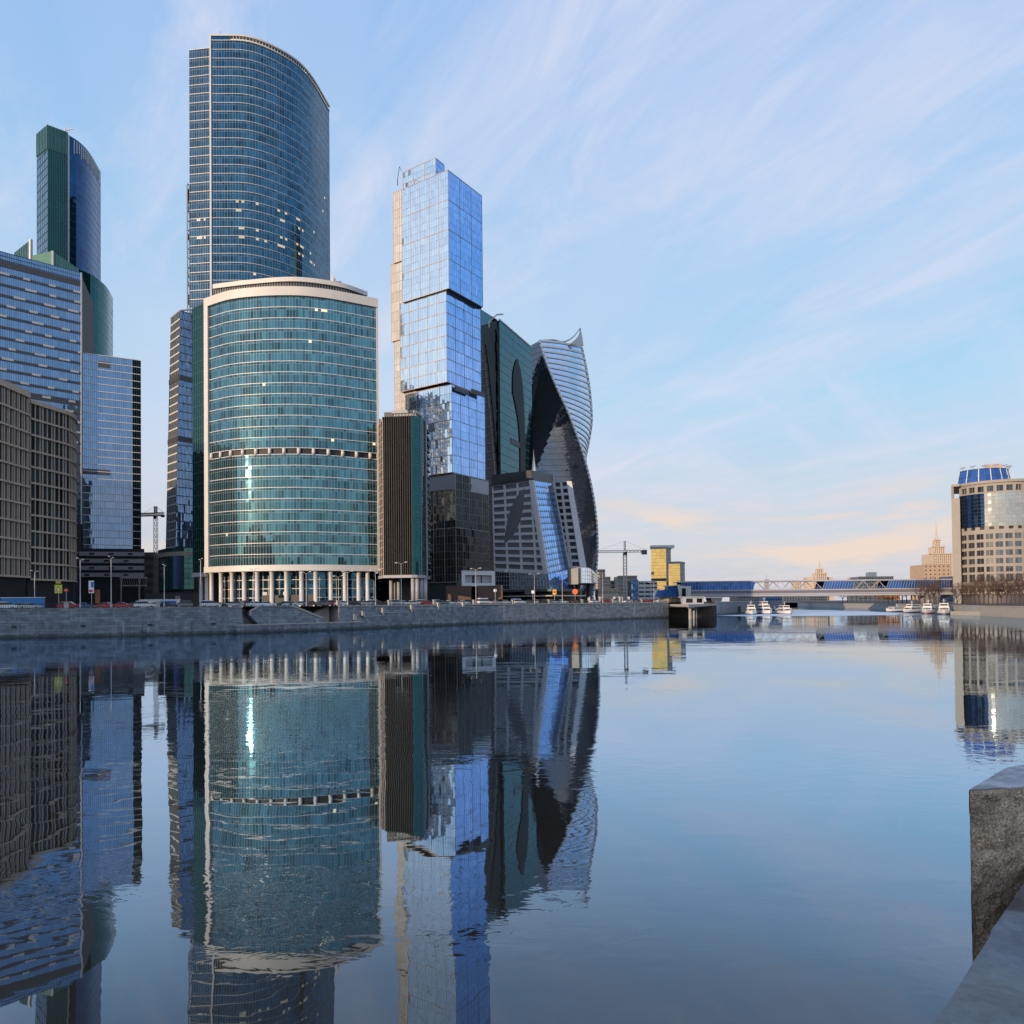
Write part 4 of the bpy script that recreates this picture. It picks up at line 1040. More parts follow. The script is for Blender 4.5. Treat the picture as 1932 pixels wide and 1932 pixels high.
# ---- sloped office block with punched windows and a leaning glass flank
t = thing('sloped_office_block', 'grey office block with window grid and slanted blue glass flank before the twisted tower', 'building')
dS = 300.0
bl_, br_ = P(932, 1078, dS+14), P(1034, 1083, dS); tl_, tr_ = P(928, 917, dS+14), P(1006.5, 906, dS)
topl, topr = P(927.5, 896.5, dS+14), P(1002, 887, dS)
Sg = bil(bl_, br_, tr_, tl_)
colx = [.02, .25, .275, .525, .55, .80, .825, .90]      # window columns at the head; the block widens downwards
rows = 12
vs = [0.0]
for j in range(rows): vs += [(j+.34)/rows*.985+.01, (j+.96)/rows*.985+.01]
vs.append(1.0)
# columns are vertical while the right edge leans, so the number of windows grows towards the foot
def Sv(u, v):      # u in metres along the wall, from the left edge
    a = bl_+(tl_-bl_)*v; b = br_+(tr_-br_)*v; L_ = (br_-bl_).length; return a+(b-a).normalized()*u*L_
pitch = .262; cols_ = [.015]
while cols_[-1] < .99: cols_ += [cols_[-1]+pitch*.86, cols_[-1]+pitch]
cols_ = [0.0]+cols_
wb = MB()
for j in range(len(vs)-1):
    vm = (vs[j]+vs[j+1])/2; lim = ((br_+(tr_-br_)*vm)-(bl_+(tl_-bl_)*vm)).length/(br_-bl_).length-.075
    for i in range(len(cols_)-1):
        u0, u1 = cols_[i], min(cols_[i+1], lim)
        if u0 >= lim: break
        a, b, c, d = Sv(u0, vs[j]), Sv(u1, vs[j]), Sv(u1, vs[j+1]), Sv(u0, vs[j+1])
        if i % 2 == 1 and j % 2 == 1 and u1-u0 > .03:
            nn = (b-a).cross(d-a).normalized()*.7
            for q in ((a, b, b-nn, a-nn), (b, c, c-nn, b-nn), (c, d, d-nn, c-nn), (d, a, a-nn, d-nn)): wb.q(q)
            m2 = MB(); np_ = max(2, int((b-a).length/1.2))
            for k in range(np_):
                k0, k1 = (k+.06)/np_, (k+.94)/np_; A_, B_, C_, D_ = a-nn, b-nn, c-nn, d-nn
                m2.q((A_.lerp(B_, k0), A_.lerp(B_, k1), D_.lerp(C_, k1), D_.lerp(C_, k0)), r=random.random(), l=.5 if random.random() < .012 else 0.)
            m2.q((a-nn*1.05, b-nn*1.05, c-nn*1.05, d-nn*1.05), m=1); m2.build('window', [G_WIN, GLINE], t)
        else: wb.q((a, b, c, d), r=random.random())
wb.build('wall', PGREY, t)
mb = MB(); S = bil(Sv(.0, 0)+(br_-bl_)*.925, br_, tr_, tr_-(br_-bl_)*.075); nn = (br_-bl_).cross(tl_-bl_).normalized()
A_, B_, C_, D_ = S(0, 0), S(1, 0), S(1, 1), S(0, 1); mb.hexa([A_+nn*.5, B_+nn*.5, B_-nn, A_-nn, D_+nn*.5, C_+nn*.5, C_-nn, D_-nn]); mb.build('slanted_pier', PGREY, t)
mb = MB(); S = bil(tl_, tr_, topr, topl); mb.q((S(0, 0)+nn*.25, S(1, 0)+nn*.25, S(1, 1)+nn*.25, S(0, 1)+nn*.25)); mb.build('fascia', DGREY, t)
# leaning flank
f0, f1, f2, f3 = br_, P(1074, 1072, dS+20), P(1043.5, 912, dS+19), tr_
Sb = bil(f0, f1, f2, f3)
glaze(t, Sb, 15, 1, 10, G_SKYB, ledge=(.30, .06, DLINE), thin=(.16, .05, DLINE, (.2,)), mull=(.14, .05, DLINE), curved=False, jit=.006)
mb = MB(); S = bil(f3, f2, P(1043, 894.5, dS+19), topr); mb.q((S(0, 0), S(1, 0), S(1, 1), S(0, 1))); mb.build('fascia', DGREY, t)
mb = MB(); mb.tube(f1, f2, .5, n=5); mb.tube(f2, P(1043, 894.5, dS+19), .45, n=5); mb.build('edge_trim', GREY, t)
tb = P(1043, 894.5, dS+19)
mb = MB(); o = Vector((0, .8, 0)); mb.hexa([bl_+o, br_+o, f1+o, bl_+Vector((6, 22, 0)), topl+o, topr+o, tb+o, topl+Vector((6, 22, 0))]); mb.build('core', ROOF, t)
mb = MB(); p = P(1007, 880, dS+6); mb.lathe((p.x, p.y, p.z-4), [(.9, 0), (.9, 2.5), (.15, 9), (.05, 11)], 8); mb.build('roof_spike', WLINE, t)
# second, receding wing
q0, q1, q2, q3 = P(1055, 1072, dS+26), P(1104, 1072, dS+22), P(1075.7, 908, dS+22), P(1043.5, 910, dS+26)
S = bil(q0, q1, q2, q3)
us = [0, .12, .40, .52, .84, 1.0]; 
vsw = [0.0]
for j in range(13): vsw += [(j+.32)/13, (j+.94)/13]
vsw.append(1.0)
punched(t, S, us, vsw, lambda i, j: i in (1, 3) and j % 2 == 1, .6, PGREY, G_WIN, panes=4, frame=GLINE)
mb = MB(); o = Vector((0, .7, 0)); mb.hexa([q0+o, q1+o, q1+Vector((-1, 14, 0)), q0+Vector((0, 14, 0)), q3+o, q2+o, q2+Vector((-1, 14, 0)), q3+Vector((0, 14, 0))]); mb.build('core', CORE, t)
mb = MB(); A_ = q1; B_ = q2; mb.hexa([A_+Vector((-2.2, -.4, 0)), A_+Vector((.6, -.4, 0)), A_+Vector((.6, 2, 0)), A_+Vector((-2.2, 2, 0)), B_+Vector((-1.6, -.4, 0)), B_+Vector((.6, -.4, 0)), B_+Vector((.6, 2, 0)), B_+Vector((-1.6, 2, 0))]); mb.build('slanted_pier', PGREY, t)
# glass podium
pz0, pz1 = Zp(1000, 1112, 296), Zp(1000, 1080, 296)
q = [P(934, 1112, 306), P(962, 1112, 303), P(1038, 1112, 293), P(1085, 1112, 306)]
qt = [P(938, 1080, 308), P(960, 1080, 305), P(1034, 1083, 297), P(1072, 1075, 312)]
for k, (nn_, g_) in enumerate(((5, G_DARK), (14, G_CITY), (9, G_SKYB))):
    glaze(t, bil(q[k], q[k+1], qt[k+1], qt[k]), 4, 1, nn_, g_, ledge=(.14, .06, GLINE), mull=(.12, .06, GLINE), curved=False, jit=.006, band='podium_glass')
mb = MB(); mb.tube(q[0]+Vector((2, -.3, 0)), qt[0]+Vector((4, -.3, 1)), .7, n=6); mb.build('white_strut', WHITE, t)
zc = pz0; pth = [W2(930, 300, 1118), W2(1038, 287, 1118), W2(1098, 300, 1118)]
mb = MB(); beam_u(mb, wall(pth, zc-1, zc), .5, .9, .6, 6, n=12); mb.build('canopy', DGREY, t)
mb = MB(); beam_u(mb, wall(offs(pth, 1.5), zc-3.0, zc-2.4), .5, .4, .6, 4, n=12); mb.build('canopy_edge', STONE, t)
core(t, inset(pth, [(W2(1098, 330, 1118)), (W2(945, 330, 1118))], 5), STREET, zc-.6, DGREY, 'ground_floor')
for px in (938, 1000):
    g_ = P(px, 1113, 291); mb = MB(); mb.box((g_.x, g_.y, g_.z), (4.2, 3, 3.6)); mb.build('roof_unit', DGREY, t)
# silver drum at the foot of the leaning block
t = thing('silver_drum_pavilion', 'silver curved pavilion jutting out at the foot of the twisted tower', 'building')
pth = spline(wpath([(1075, 306, 1085), (1087, 298, 1085), (1103, 297, 1085), (1117, 303, 1085), (1126, 312, 1085)]), 6)
z1 = Zp(1100, 1071, 298); z0 = Zp(1100, 1100, 298)
glaze(t, wall(pth, z0, lambda u: z1-1.2*max(0, u-.55)*4), 4, 1, 16, G_CITY, ledge=(.12, .06, GLINE), mull=(.08, .05, GLINE), jit=.008)
core(t, inset(pth, [W2(1120, 330, 1085), W2(1085, 330, 1085)], .3), z0, z1-2.4, GREY)
mb = MB(); mb.tube((*W2(1090, 310, 1110), STREET), (*W2(1090, 310, 1110), z0), 1.2, n=10); mb.build('leg', DGREY, t)
mb = MB(); mb.tube((*W2(1112, 312, 1110), STREET), (*W2(1112, 312, 1110), z0), 1.2, n=10); mb.build('leg', DGREY, t)
mb = MB(); S = wall([W2(1072, 300, 1088), W2(1091, 295.5, 1088)], z0-.5, z1-.3); mb.hexa([S(0, 0), S(1, 0), S(1, 0)+Vector((0, 4, 0)), S(0, 0)+Vector((0, 4, 0)), S(0, 1), S(1, 1), S(1, 1)+Vector((0, 4, 0)), S(0, 1)+Vector((0, 4, 0))]); mb.build('end_block', CONC, t)
# ================================================================== right side
def simple_block(name, label, x0, x1, yt, d, m, rows, cols, depth=18, dl=0.0, gl=G_WIN, group=None, side=True, z0=STREET, cat='building', parapet=True, wr=(.5, .55)):
    """a plain block of flats or offices: punched front, core, roof; x0, x1 picture columns, yt row of the roof"""
    t = thing(name, label, cat, group=group); a, b = W2(x0, d+dl, 1100), W2(x1, d, 1100); zt = Zp((x0+x1)/2, yt, d+dl/2)
    us = [0.0]; vs = [0.0]
    for i in range(cols): us += [(i+.5-wr[0]/2)/cols, (i+.5+wr[0]/2)/cols]
    for j in range(rows): vs += [(j+.5-wr[1]/2)/rows, (j+.5+wr[1]/2)/rows]
    us.append(1.0); vs.append(1.0)
    punched(t, wall([a, b], z0, zt), us, vs, lambda i, j: i % 2 == 1 and j % 2 == 1, .35, m, gl, joined=(abs(x1-x0)/cols < 9))
    n = Vector((b[1]-a[1], -(b[0]-a[0]))).normalized(); A = Vector(a)-n*.45; B = Vector(b)-n*.45
    mb = MB(); mb.prism([tuple(A), tuple(B), tuple(B-n*depth), tuple(A-n*depth)], z0, zt-.02); mb.build('body', m, t)
    if parapet:
        mb = MB(); beam_u(mb, wall([a, b], zt, zt+1), 0, .7, .25, 1.0); mb.build('cornice', m, t)
    return t, a, b, zt, n
BRICK = mat('tan_brick', (.46, .33, .23), .8, noise=(.3, .1)); CREAM = mat('cream_render', (.56, .46, .36), .8, noise=(.3, .08)); SAND = mat('sand_stone', (.58, .46, .35), .8, noise=(.3, .1))
BEIGE = mat('beige_stone', (.33, .30, .262), .7, noise=(.4, .08)); ORANGE = mat('orange_render', (.55, .24, .10), .8)

# ---- distant apartment and office blocks beyond the bank
simple_block('apartment_tower', 'narrow cream apartment tower with balconies at the foot of the twisted tower', 1126, 1142, 1075, 520, CREAM, 11, 3, 14, wr=(.6, .45))
simple_block('apartment_block', 'peach apartment block beside the narrow cream apartment tower', 1133, 1152, 1089, 500, CREAM, 8, 4, 14, wr=(.5, .45))
simple_block('office_block', 'small dark grey flat-roofed block between the peach flats and the beige block', 1150, 1170, 1096, 560, GREY, 5, 6, 14, wr=(.7, .5))
simple_block('office_block', 'wide beige block with a dark attic behind the tower crane mast', 1166, 1202, 1087, 540, BEIGE, 7, 7, 22, wr=(.4, .4))
t, a, b, zt, n = simple_block('office_block', 'white office block with dark window strips and a blue glass end, right of the crane', 1204, 1240, 1097, 470, WHITE, 5, 3, 18, wr=(.86, .42))
g0 = W2(1191, 474, 1100); glaze(t, wall([g0, (a[0], a[1])], STREET, Zp(1198, 1094, 474)), 5, 1, 4, G_SKYB, mull=(.2, .08, GLINE), ledge=(.2, .08, GLINE), curved=False)
core(t, [(g0[0], g0[1]+.4), (a[0], a[1]+.4), (a[0], a[1]+16), (g0[0], g0[1]+16)], STREET, Zp(1198, 1095, 474))
simple_block('long_low_block', 'long low beige building behind the parked cars left of the bridge', 1128, 1168, 1111, 430, CREAM, 2, 14, 12, wr=(.5, .4))
for k, (x0, x1, yt, d_, m_, lb) in enumerate(((1392, 1432, 1121, 520, BEIGE, 'low grey waterside building under the left part of the bridge'), (1440, 1475, 1116, 620, G_BRIDGE, 'low blue roofed shed under the bridge behind the moored boats'),
        (1478, 1520, 1124, 760, CREAM, 'pale long building under the middle of the bridge'), (1528, 1560, 1122, 900, BRICK, 'brick coloured block seen under the bridge beside the pale long building'))):
    simple_block('waterside_building', lb, x0, x1, yt, d_, m_ if m_ != G_BRIDGE else mat('blue_roof', (.10, .22, .42), .6), 3, 8, 20)
# ---- glass towers with the sunset glow put into their tint
def golden(lb, x0, xc, x1, yt, d, band=None):
    t = thing('sunset_tinted_tower', lb, 'building', group='sunset-tinted glass towers'); nrm = Vector((-.20, -.98)); td = Vector((.98, -.20))
    c = Vector(W2(xc, d, 1080)); l = c.copy()
    k = min((i*.1 for i in range(2000)), key=lambda s: abs((c-td*s).x/(c-td*s).y-(x0-966)/F)); l = c-td*k
    k = min((i*.1 for i in range(2000)), key=lambda s: abs((c-nrm*s).x/(c-nrm*s).y-(x1-966)/F)); r = c-nrm*k
    r = c+Vector((.62, 1.0))*(24*(x1-xc)/9.5)/ (1.0)
    k = min((i*.1 for i in range(1200)), key=lambda s: abs((c.x+.62*s)/(c.y+s)-(x1-966)/F)); r = c+Vector((.62, 1.0))*k
    zt = Zp(xc, yt, d)
    glaze(t, wall([tuple(l), tuple(c)], STREET, zt), 16, 1, 12, G_SUNSET, ledge=(.15, .05, BRONZE), curved=False, jit=.001)
    glaze(t, wall([tuple(c), tuple(r)], STREET, zt), 16, 1, 5, G_WIN, ledge=(.8, .1, CONC), curved=False)
    core(t, [tuple(l-nrm*.4), tuple(c-nrm*.4-td*.4), tuple(r), tuple(r-(c-l)*.9)], STREET, zt-.3)
    mb = MB(); mb.prism([tuple(l+nrm*.4-td*.4), tuple(c+nrm*.4+td*.4), tuple(r+td*.4-nrm*.4), tuple(r-(c-l)-td*.4)], zt-.2, zt+1.6); mb.build('roof_parapet', CONC, t)
    return t, l, c, zt
t, l, c, zt = golden('taller of the two sunset-tinted glass towers left of the bridge', 1229, 1257, 1266.5, 1035, 640)
mb = MB(); S = wall([tuple(l), tuple(c)], STREET, zt); beam_u(mb, S, .42, 2.4, .3, .1); mb.build('dark_belt', DGREY, t)
mb = MB(); q = l.lerp(c, .5); mb.box((q.x+5, q.y+9, zt+2.2), (20, 8, 2.6)); mb.build('roof_plant', WLINE, t)
t, l, c, zt = golden('shorter of the two sunset-tinted glass towers left of the bridge', 1262, 1283, 1292.5, 1063, 600)

# ---- tower cranes
def lattice(mb, a, b, w, n, m=0, r=.09, up=Vector((0, 0, 1))):
    a, b = Vector(a), Vector(b); d = (b-a).normalized(); x = d.cross(up if abs(d.z) < .9 else Vector((0, 1, 0))).normalized(); y = x.cross(d).normalized()
    cs = [x*sx*w/2+y*sy*w/2 for sx, sy in ((-1, -1), (1, -1), (1, 1), (-1, 1))]
    for c in cs: mb.tube(a+c, b+c, r*1.4, n=4, m=m)
    for i in range(n):
        p, q = a.lerp(b, i/n), a.lerp(b, (i+1)/n)
        for k in range(4): mb.tube(p+cs[k], q+cs[(k+1) % 4], r, n=3, m=m)
def crane(label, px, ytop, yjib, d, xl, xr, apex=6.0):
    t = thing('tower_crane', label, 'crane', group='tower cranes'); base = P(px, 1125, d); zj = Zp(px, yjib, d)
    c = MAT.get('crane_paint') or mat('crane_paint', (.55, .50, .44), .6)
    mb = MB(); lattice(mb, (base.x, base.y, STREET), (base.x, base.y, zj), 2.0 if d > 400 else 1.3, 16, r=.16 if d > 400 else .07); mb.build('mast', c, t)
    jl = P(xl, yjib+2.5, d).x; jr = P(xr, yjib+.5, d).x
    mb = MB(); lattice(mb, (base.x, base.y, zj+.6), (jl, base.y+1, zj+.6), 1.3, 18, r=.11); mb.build('jib', c, t)
    mb = MB(); lattice(mb, (base.x, base.y, zj+.6), (jr, base.y-.5, zj+.6), 1.3, 6, r=.14); mb.build('counter_jib', c, t)
    mb = MB(); mb.box((jr-(jr-base.x)*.12, base.y-.5, zj-.2), (3.4, 1.6, 2.6) if d > 400 else (1.4, .8, 1.1)); mb.build('counterweight', DGREY, t)
    mb = MB(); mb.box((base.x+.2, base.y-1.3, zj-.9), (1.8, 1.8, 2.2) if d > 400 else (.9, .9, 1.2)); mb.build('cab', G_DARK, t)
    mb = MB(); lattice(mb, (base.x, base.y, zj+1.2), (base.x, base.y, zj+1.2+apex), .9, 4, r=.12); mb.build('apex', c, t)
    top = Vector((base.x, base.y, zj+1.2+apex)); mb = MB()
    mb.tube(top, (base.x+(jl-base.x)*.7, base.y, zj+1.2), .07, n=3); mb.tube(top, (jr, base.y, zj+1.2), .07, n=3); mb.build('tie', c, t)
crane('tall lattice tower crane standing left of the sunset-tinted towers', 1180, 1027, 1042, 470, 1108, 1220)
crane('pale lattice tower crane in the gap left of the slim tower', 294, 965, 973, 330, 262, 310, 3.0)

# ---- glazed footbridge
t = thing('glazed_bridge', 'long covered footbridge with blue glass bays and white struts across the river', 'bridge')
dB = 430.0; BRW = mat('bridge_grey_paint', (.42, .42, .44), .5)
def bx(px): return P(px, 1110, dB).x
zr, zg1, zg0, zs, zd1, zd0 = (Zp(1500, y, dB) for y in (1096, 1099.5, 1110.5, 1113, 1119.5, 1126))
xa, xb = bx(1278), bx(1800)
HW = 6.0
mb = MB(); mb.box(((xa+xb)/2, dB+HW, (zs+zd1)/2-.1), (xb-xa, 2*HW, zs-zd1-.5)); mb.build('deck', mat('bridge_deck', (.16, .15, .19), .6), t)
for y, r, nm in ((zr, .55, 'roof_rail'), (zs, .5, 'sill_rail'), (zd1-.2, .5, 'girder_tube'), (zd0+.8, .75, 'girder_tube')):
    mb = MB(); mb.tube((xa, dB, y), (xb, dB, y), r*.8, n=8); mb.build(nm, BRW, t)
mb = MB(); mb.box(((xa+xb)/2, dB+HW, zd1-1.1), (xb-xa, 2*HW-1, 1.3)); mb.build('lower_deck', DGREY, t)
mb = MB(); mb.box(((xa+xb)/2, dB+HW, zr-.15), (xb-xa, 2*HW, .35)); mb.build('roof', WLINE, t)
for x0, x1, sl0, sl1 in ((1286, 1425, 0, -4), (1552, 1613, 5, -5), (1672, 1792, 6, 0)):
    n = max(4, int((x1-x0)/5.2))
    for yy in (dB+.15, dB+2*HW-.15):
        S = bil((bx(x0), yy, zs), (bx(x1+sl1), yy, zs), (bx(x1), yy, zr-.2), (bx(x0+sl0), yy, zr-.2))
        glaze(t, S, 1, n, 1, G_BRIDGE, splits=(.5,), band='glass_bay', jit=.006, mull=(.2, .1, GLINE), curved=False)
for x0, x1 in ((1425, 1552), (1614, 1672)):
    k = max(2, int((x1-x0)/29)); 
    for i in range(k):
        xm0, xm1, xm2 = x0+(x1-x0)*i/k, x0+(x1-x0)*(i+.5)/k, x0+(x1-x0)*(i+1)/k
        for yy in (dB, dB+2*HW):
            for p_, q_ in ((xm0, xm1), (xm2, xm1)):
                mb = MB(); mb.bar((bx(p_), yy, zs), (bx(q_), yy, zr), .42); mb.build('strut', BRW, t)
for px in (1763, 1352):
    mb = MB(); x = bx(px); mb.prism([(x-4, dB-1), (x+4, dB-1), (x+4, dB+13), (x-4, dB+13)], -3, 1.8); 
    mb.hexa([(x-1.6, dB, 1.8), (x+1.6, dB, 1.8), (x+1.6, dB+12, 1.8), (x-1.6, dB+12, 1.8), (x-3.4, dB, zd0), (x+3.4, dB, zd0), (x+3.4, dB+12, zd0), (x-3.4, dB+12, zd0)]); mb.build('pier', CONC, t)
# right portal and left bridgehead
NAVY = mat('navy_panel', (.03, .06, .15), .4)
mb = MB(); mb.box((bx(1801), dB+HW, (zr+zd0)/2-1), (3.0, 2*HW+1, zr-zd0+5.5)); mb.build('end_portal', NAVY, t)
def flat(mb, pts, d, thick, m=0):
    f = [P(a, b, d) for a, b in pts]; bk = [p+Vector((0, thick, 0)) for p in f]; n = len(f); mb.q(f, m); mb.q(bk[::-1], m)
    for i in range(n): mb.q((f[i], bk[i], bk[(i+1) % n], f[(i+1) % n])[::-1], m)
mb = MB(); flat(mb, [(1258, 1126), (1282, 1126), (1278, 1106), (1261, 1106)], 418, 9); mb.build('bridgehead_glass', G_BRIDGE, t)
mb = MB(); flat(mb, [(1236, 1126), (1258, 1126), (1260, 1112), (1240, 1114)], 420, 8); mb.build('bridgehead_glass', G_BRIDGE, t)
mb = MB(); flat(mb, [(1284, 1138), (1303, 1138), (1304, 1106), (1278, 1105)], 416, 12); mb.build('bridgehead_wall', WHITE, t)
mb = MB(); flat(mb, [(1287, 1136), (1294, 1136), (1294, 1110), (1287, 1110)], 415.7, .4); mb.build('bridgehead_window', G_DARK, t)
mb = MB(); flat(mb, [(1258, 1106.5), (1284, 1104.5), (1284, 1102.8), (1258, 1105)], 416, 10); mb.build('bridgehead_roof', WLINE, t)

# ---- skyline towers with spires
def tier(mb, cx, cy, w, d, z0, z1, m=0): mb.box((cx, cy, (z0+z1)/2), (w, d, z1-z0), 0, m)
def stalin(label, px, d, tiers, spire, name='spire_tower', m=SAND, wings=None):
    t = thing(name, label, 'building', group='towers with spires'); k = d/F
    cx = P(px, 1090, d).x
    for i, (w, y1, y0) in enumerate(tiers):
        z1, z0 = Zp(px, y1, d), max(STREET, Zp(px, y0, d)); ww = w*k; rows = max(2, int((y0-y1)/3)); cols = max(2, int(w/4))
        a, b = (cx-ww/2, d-ww/2), (cx+ww/2, d-ww/2)
        us = [j/(2*cols+1) for j in range(2*cols+2)]; vs = [j/(2*rows+1) for j in range(2*rows+2)]
        punched(t, wall([a, b], z0, z1), us, vs, lambda i_, j_: i_ % 2 == 1 and j_ % 2 == 1, .5, m, G_WIN, wname='tier', joined=True)
        mb = MB(); mb.prism([(a[0], a[1]+.7), (b[0], b[1]+.7), (b[0], b[1]+ww), (a[0], a[1]+ww)], z0, z1); mb.build('tier_body', m, t)
        mb = MB(); beam_u(mb, wall([a, b], z1, z1+1), 0, 1.4*k/.8, .9, ww*.3); mb.build('cornice', m, t)
        if i < len(tiers)-1:
            for s in (-1, 1):
                mb = MB(); mb.lathe((cx+s*ww*.44, d-ww*.44, z1), [(1.6*k, 0), (1.5*k, 2.4*k), (.8*k, 3.6*k), (.1, 6*k)], 8); mb.build('turret', m, t)
    y1, y0, w = spire; z1, z0 = Zp(px, y1, d), Zp(px, y0, d)
    mb = MB(); mb.lathe((cx, d, z0), [(w*k*.5, 0), (w*k*.45, (z1-z0)*.1), (w*k*.22, (z1-z0)*.18), (.12*k, (z1-z0)*.97), (.5*k, (z1-z0)*.985), (.05, z1-z0)], 8); mb.build('spire', m, t)
    if wings:
        w, y1 = wings
        for s in (-1, 1):
            mb = MB(); mb.box((cx+s*w*k*.36, d+8, (STREET+Zp(px, y1, d))/2), (w*k*.28, 20, Zp(px, y1, d)-STREET)); mb.build('wing', m, t)
stalin('sand coloured stepped tower with tall spire beside the round hotel block', 1768, 1100, [(37, 1046, 1135), (20, 1032, 1046), (10, 1019, 1032)], (981, 1019, 7))
stalin('far small stepped tower with spire rising above the middle of the bridge', 1546, 1700, [(20, 1082, 1135), (11, 1074, 1082)], (1054, 1074, 7), wings=(50, 1089))
stalin('tiny grey spire just above the blue glass at the left of the bridge', 1446, 1900, [(7, 1094, 1135)], (1084, 1094, 4), m=GREY)
stalin('small spired roof just left of the sand coloured far tower above the bridge', 1503, 1500, [(14, 1098, 1135)], (1084, 1098, 6), m=CREAM)
simple_block('brick_apartment_block', 'tan brick apartment block in front of the tower with the tallest spire', 1743.5, 1794, 1065, 700, BRICK, 9, 6, 24, wr=(.35, .35))
t, a, b, zt, n = simple_block('white_hall', 'long pale government hall with a small central turret above the bridge', 1620, 1686, 1088, 900, CREAM, 7, 16, 30, wr=(.5, .5))
mb = MB(); q = (Vector(a)+Vector(b))/2; zz = Zp(1652, 1079, 900); mb.box((q.x, q.y+12, (zt+zz)/2), (9, 9, zz-zt)); mb.build('turret', WHITE, t)
simple_block('orange_building', 'orange red building behind the white struts of the bridge', 1668, 1698, 1097, 760, ORANGE, 5, 8, 14)
simple_block('small_tower_house', 'tiny sand coloured house top peeping above the right part of the bridge', 1826-12, 1834-12, 1088, 800, SAND, 6, 2, 10)

# ---- round hotel block on the right bank
t = thing('round_hotel_block', 'beige round-fronted block with window grid and a blue glass drum on top', 'building')
hp = spline(wpath([(1811, 410, 1000), (1840, 402, 1000), (1880, 395.5, 1000), (1930, 392, 1000), (1985, 396, 1000), (2030, 404, 1000)]), 8)
zt = Zp(1880, 906, 395); zm = Zp(1880, 1000, 395); zb = Zp(1880, 1120, 395)
cols = 16; us = [0.0]
for i in range(cols): us += [(i+.12)/cols, (i+.88)/cols]
us.append(1.0)
rws = [(RZ, zb+1.5)]
vs = [0.0]; H = zm-zb
hh = [.02, .075, .10, .13, .19, .31, .345, .43, .475, .56, .605, .69, .735, .82, .865, .95, 1.0]
vs = [0.0]+hh
punched(t, wall(hp, zb, zm), us, vs, lambda i, j: i % 2 == 1 and j % 2 == 1, .5, BEIGE, G_HWIN, panes=2, frame=GLINE)
hP = Path(hp); hpL = [tuple(hP.at(.19*i/10)) for i in range(11)]; hpR = [tuple(hP.at(.19+.81*i/30)) for i in range(31)]
glaze(t, wall(hpL, zm+2.2, zt-6.5), 9, 1, 8, G_IMP, ledge=(.22, .08, DLINE), mull=(.08, .05, DLINE), jit=.006, band='dark_bay')
glaze(t, wall(hpR, zm+2.2, zt-6.5), 9, 1, 36, G_HOTEL, ledge=(.22, .08, BEIGE), mull=(.08, .05, BEIGE), jit=.006, lit=lambda j, i, k: .3 if (random.random() < .05 and i > 12) else 0.)
us2 = [i/(2*cols) for i in range(2*cols+1)]
punched(t, wall(hp, zm, zm+2.2), us2, [0, .25, 1.0], lambda i, j: i % 2 == 1 and j == 1, .8, BEIGE, CORE, name='slot', joined=True)
punched(t, wall(hp, zt-6.5, zt-1), [i/(cols*3) for i in range(cols*3+1)], [0, .15, .7, 1.0], lambda i, j: i % 3 != 0 and j == 1, .9, BEIGE, G_WIN, name='arcade_opening')
mb = MB(); beam_u(mb, wall(hp, zt-1, zt), .5, 1.4, .9, 1.5, n=30); mb.build('cornice', BEIGE, t)
core(t, inset(hp, [W2(2030, 440, 1000), W2(1822, 440, 1000)], 1.0), RZ, zt-.4, CORE)
mb = MB(); wall_strip(mb, hp, RZ, zb); mb.build('ground_floor', DGREY, t)
zp = Zp(1803, 918, 407)
p0, p1 = W2(1796, 408, 1000), W2(1812, 406, 1000); mb = MB(); mb.prism([p0, p1, (p1[0]*436/406+1, 436), (p0[0]*436/408+1, 436)], RZ, zp-6.5); mb.prism([(p0[0], p0[1]), (p0[0]+1.4, p0[1]), (p0[0]*412/408+1.6, 412), (p0[0]*412/408+.2, 412)], zp-6.5, zp); mb.prism([p0, p1, (p1[0]*436/406+1, 436), (p0[0]*436/408+1, 436)], zp, zp+1.3); mb.build('stone_pylon', BEIGE, t)
dr = spline([(W2(1868, 405, 890)[0]+14.0*math.cos(a)*1.0, 412+13*math.sin(a)) for a in [R(180+i*15) for i in range(13)]], 3)
z0, z1 = zt-.4, Zp(1868, 883, 400)
Sd = lambda u, v: Vector((*(Path_d.at(u).lerp(Vector((W2(1868, 405, 890)[0], 412)), .12*v)), z0+(z1-z0)*v)); Path_d = Path(dr)
glaze(t, Sd, 2, 7, 5, G_BRIDGE, band='drum_glass', ledge=(.4, .15, NAVY), mull=(.12, .06, NAVY), rib=(.4, .2, WLINE), jit=.006)
core(t, [tuple(Path_d.at(i/16).lerp(Vector((W2(1868, 405, 890)[0], 412)), .16)) for i in range(17)]+[], z0, z1-.2, ROOF, 'drum_roof')
cxm = W2(1868, 405, 890)[0]
mb = MB(); mb.box((cxm+6, 412, z1+1.8), (6.5, 6, 4.2)); mb.build('roof_box', CREAM, t)
for i in range(7):
    a = R(195+i*25); mb = MB(); q = Vector((cxm+13*math.cos(a), 412+12*math.sin(a), z1)); mb.tube(q, q+Vector((0, 0, 1.6)), .25, n=5); mb.tube(q+Vector((-1.4, 0, 1.4)), q+Vector((1.4, 0, 2.0)), .3, n=5); mb.build('roof_bracket', GREY, t)

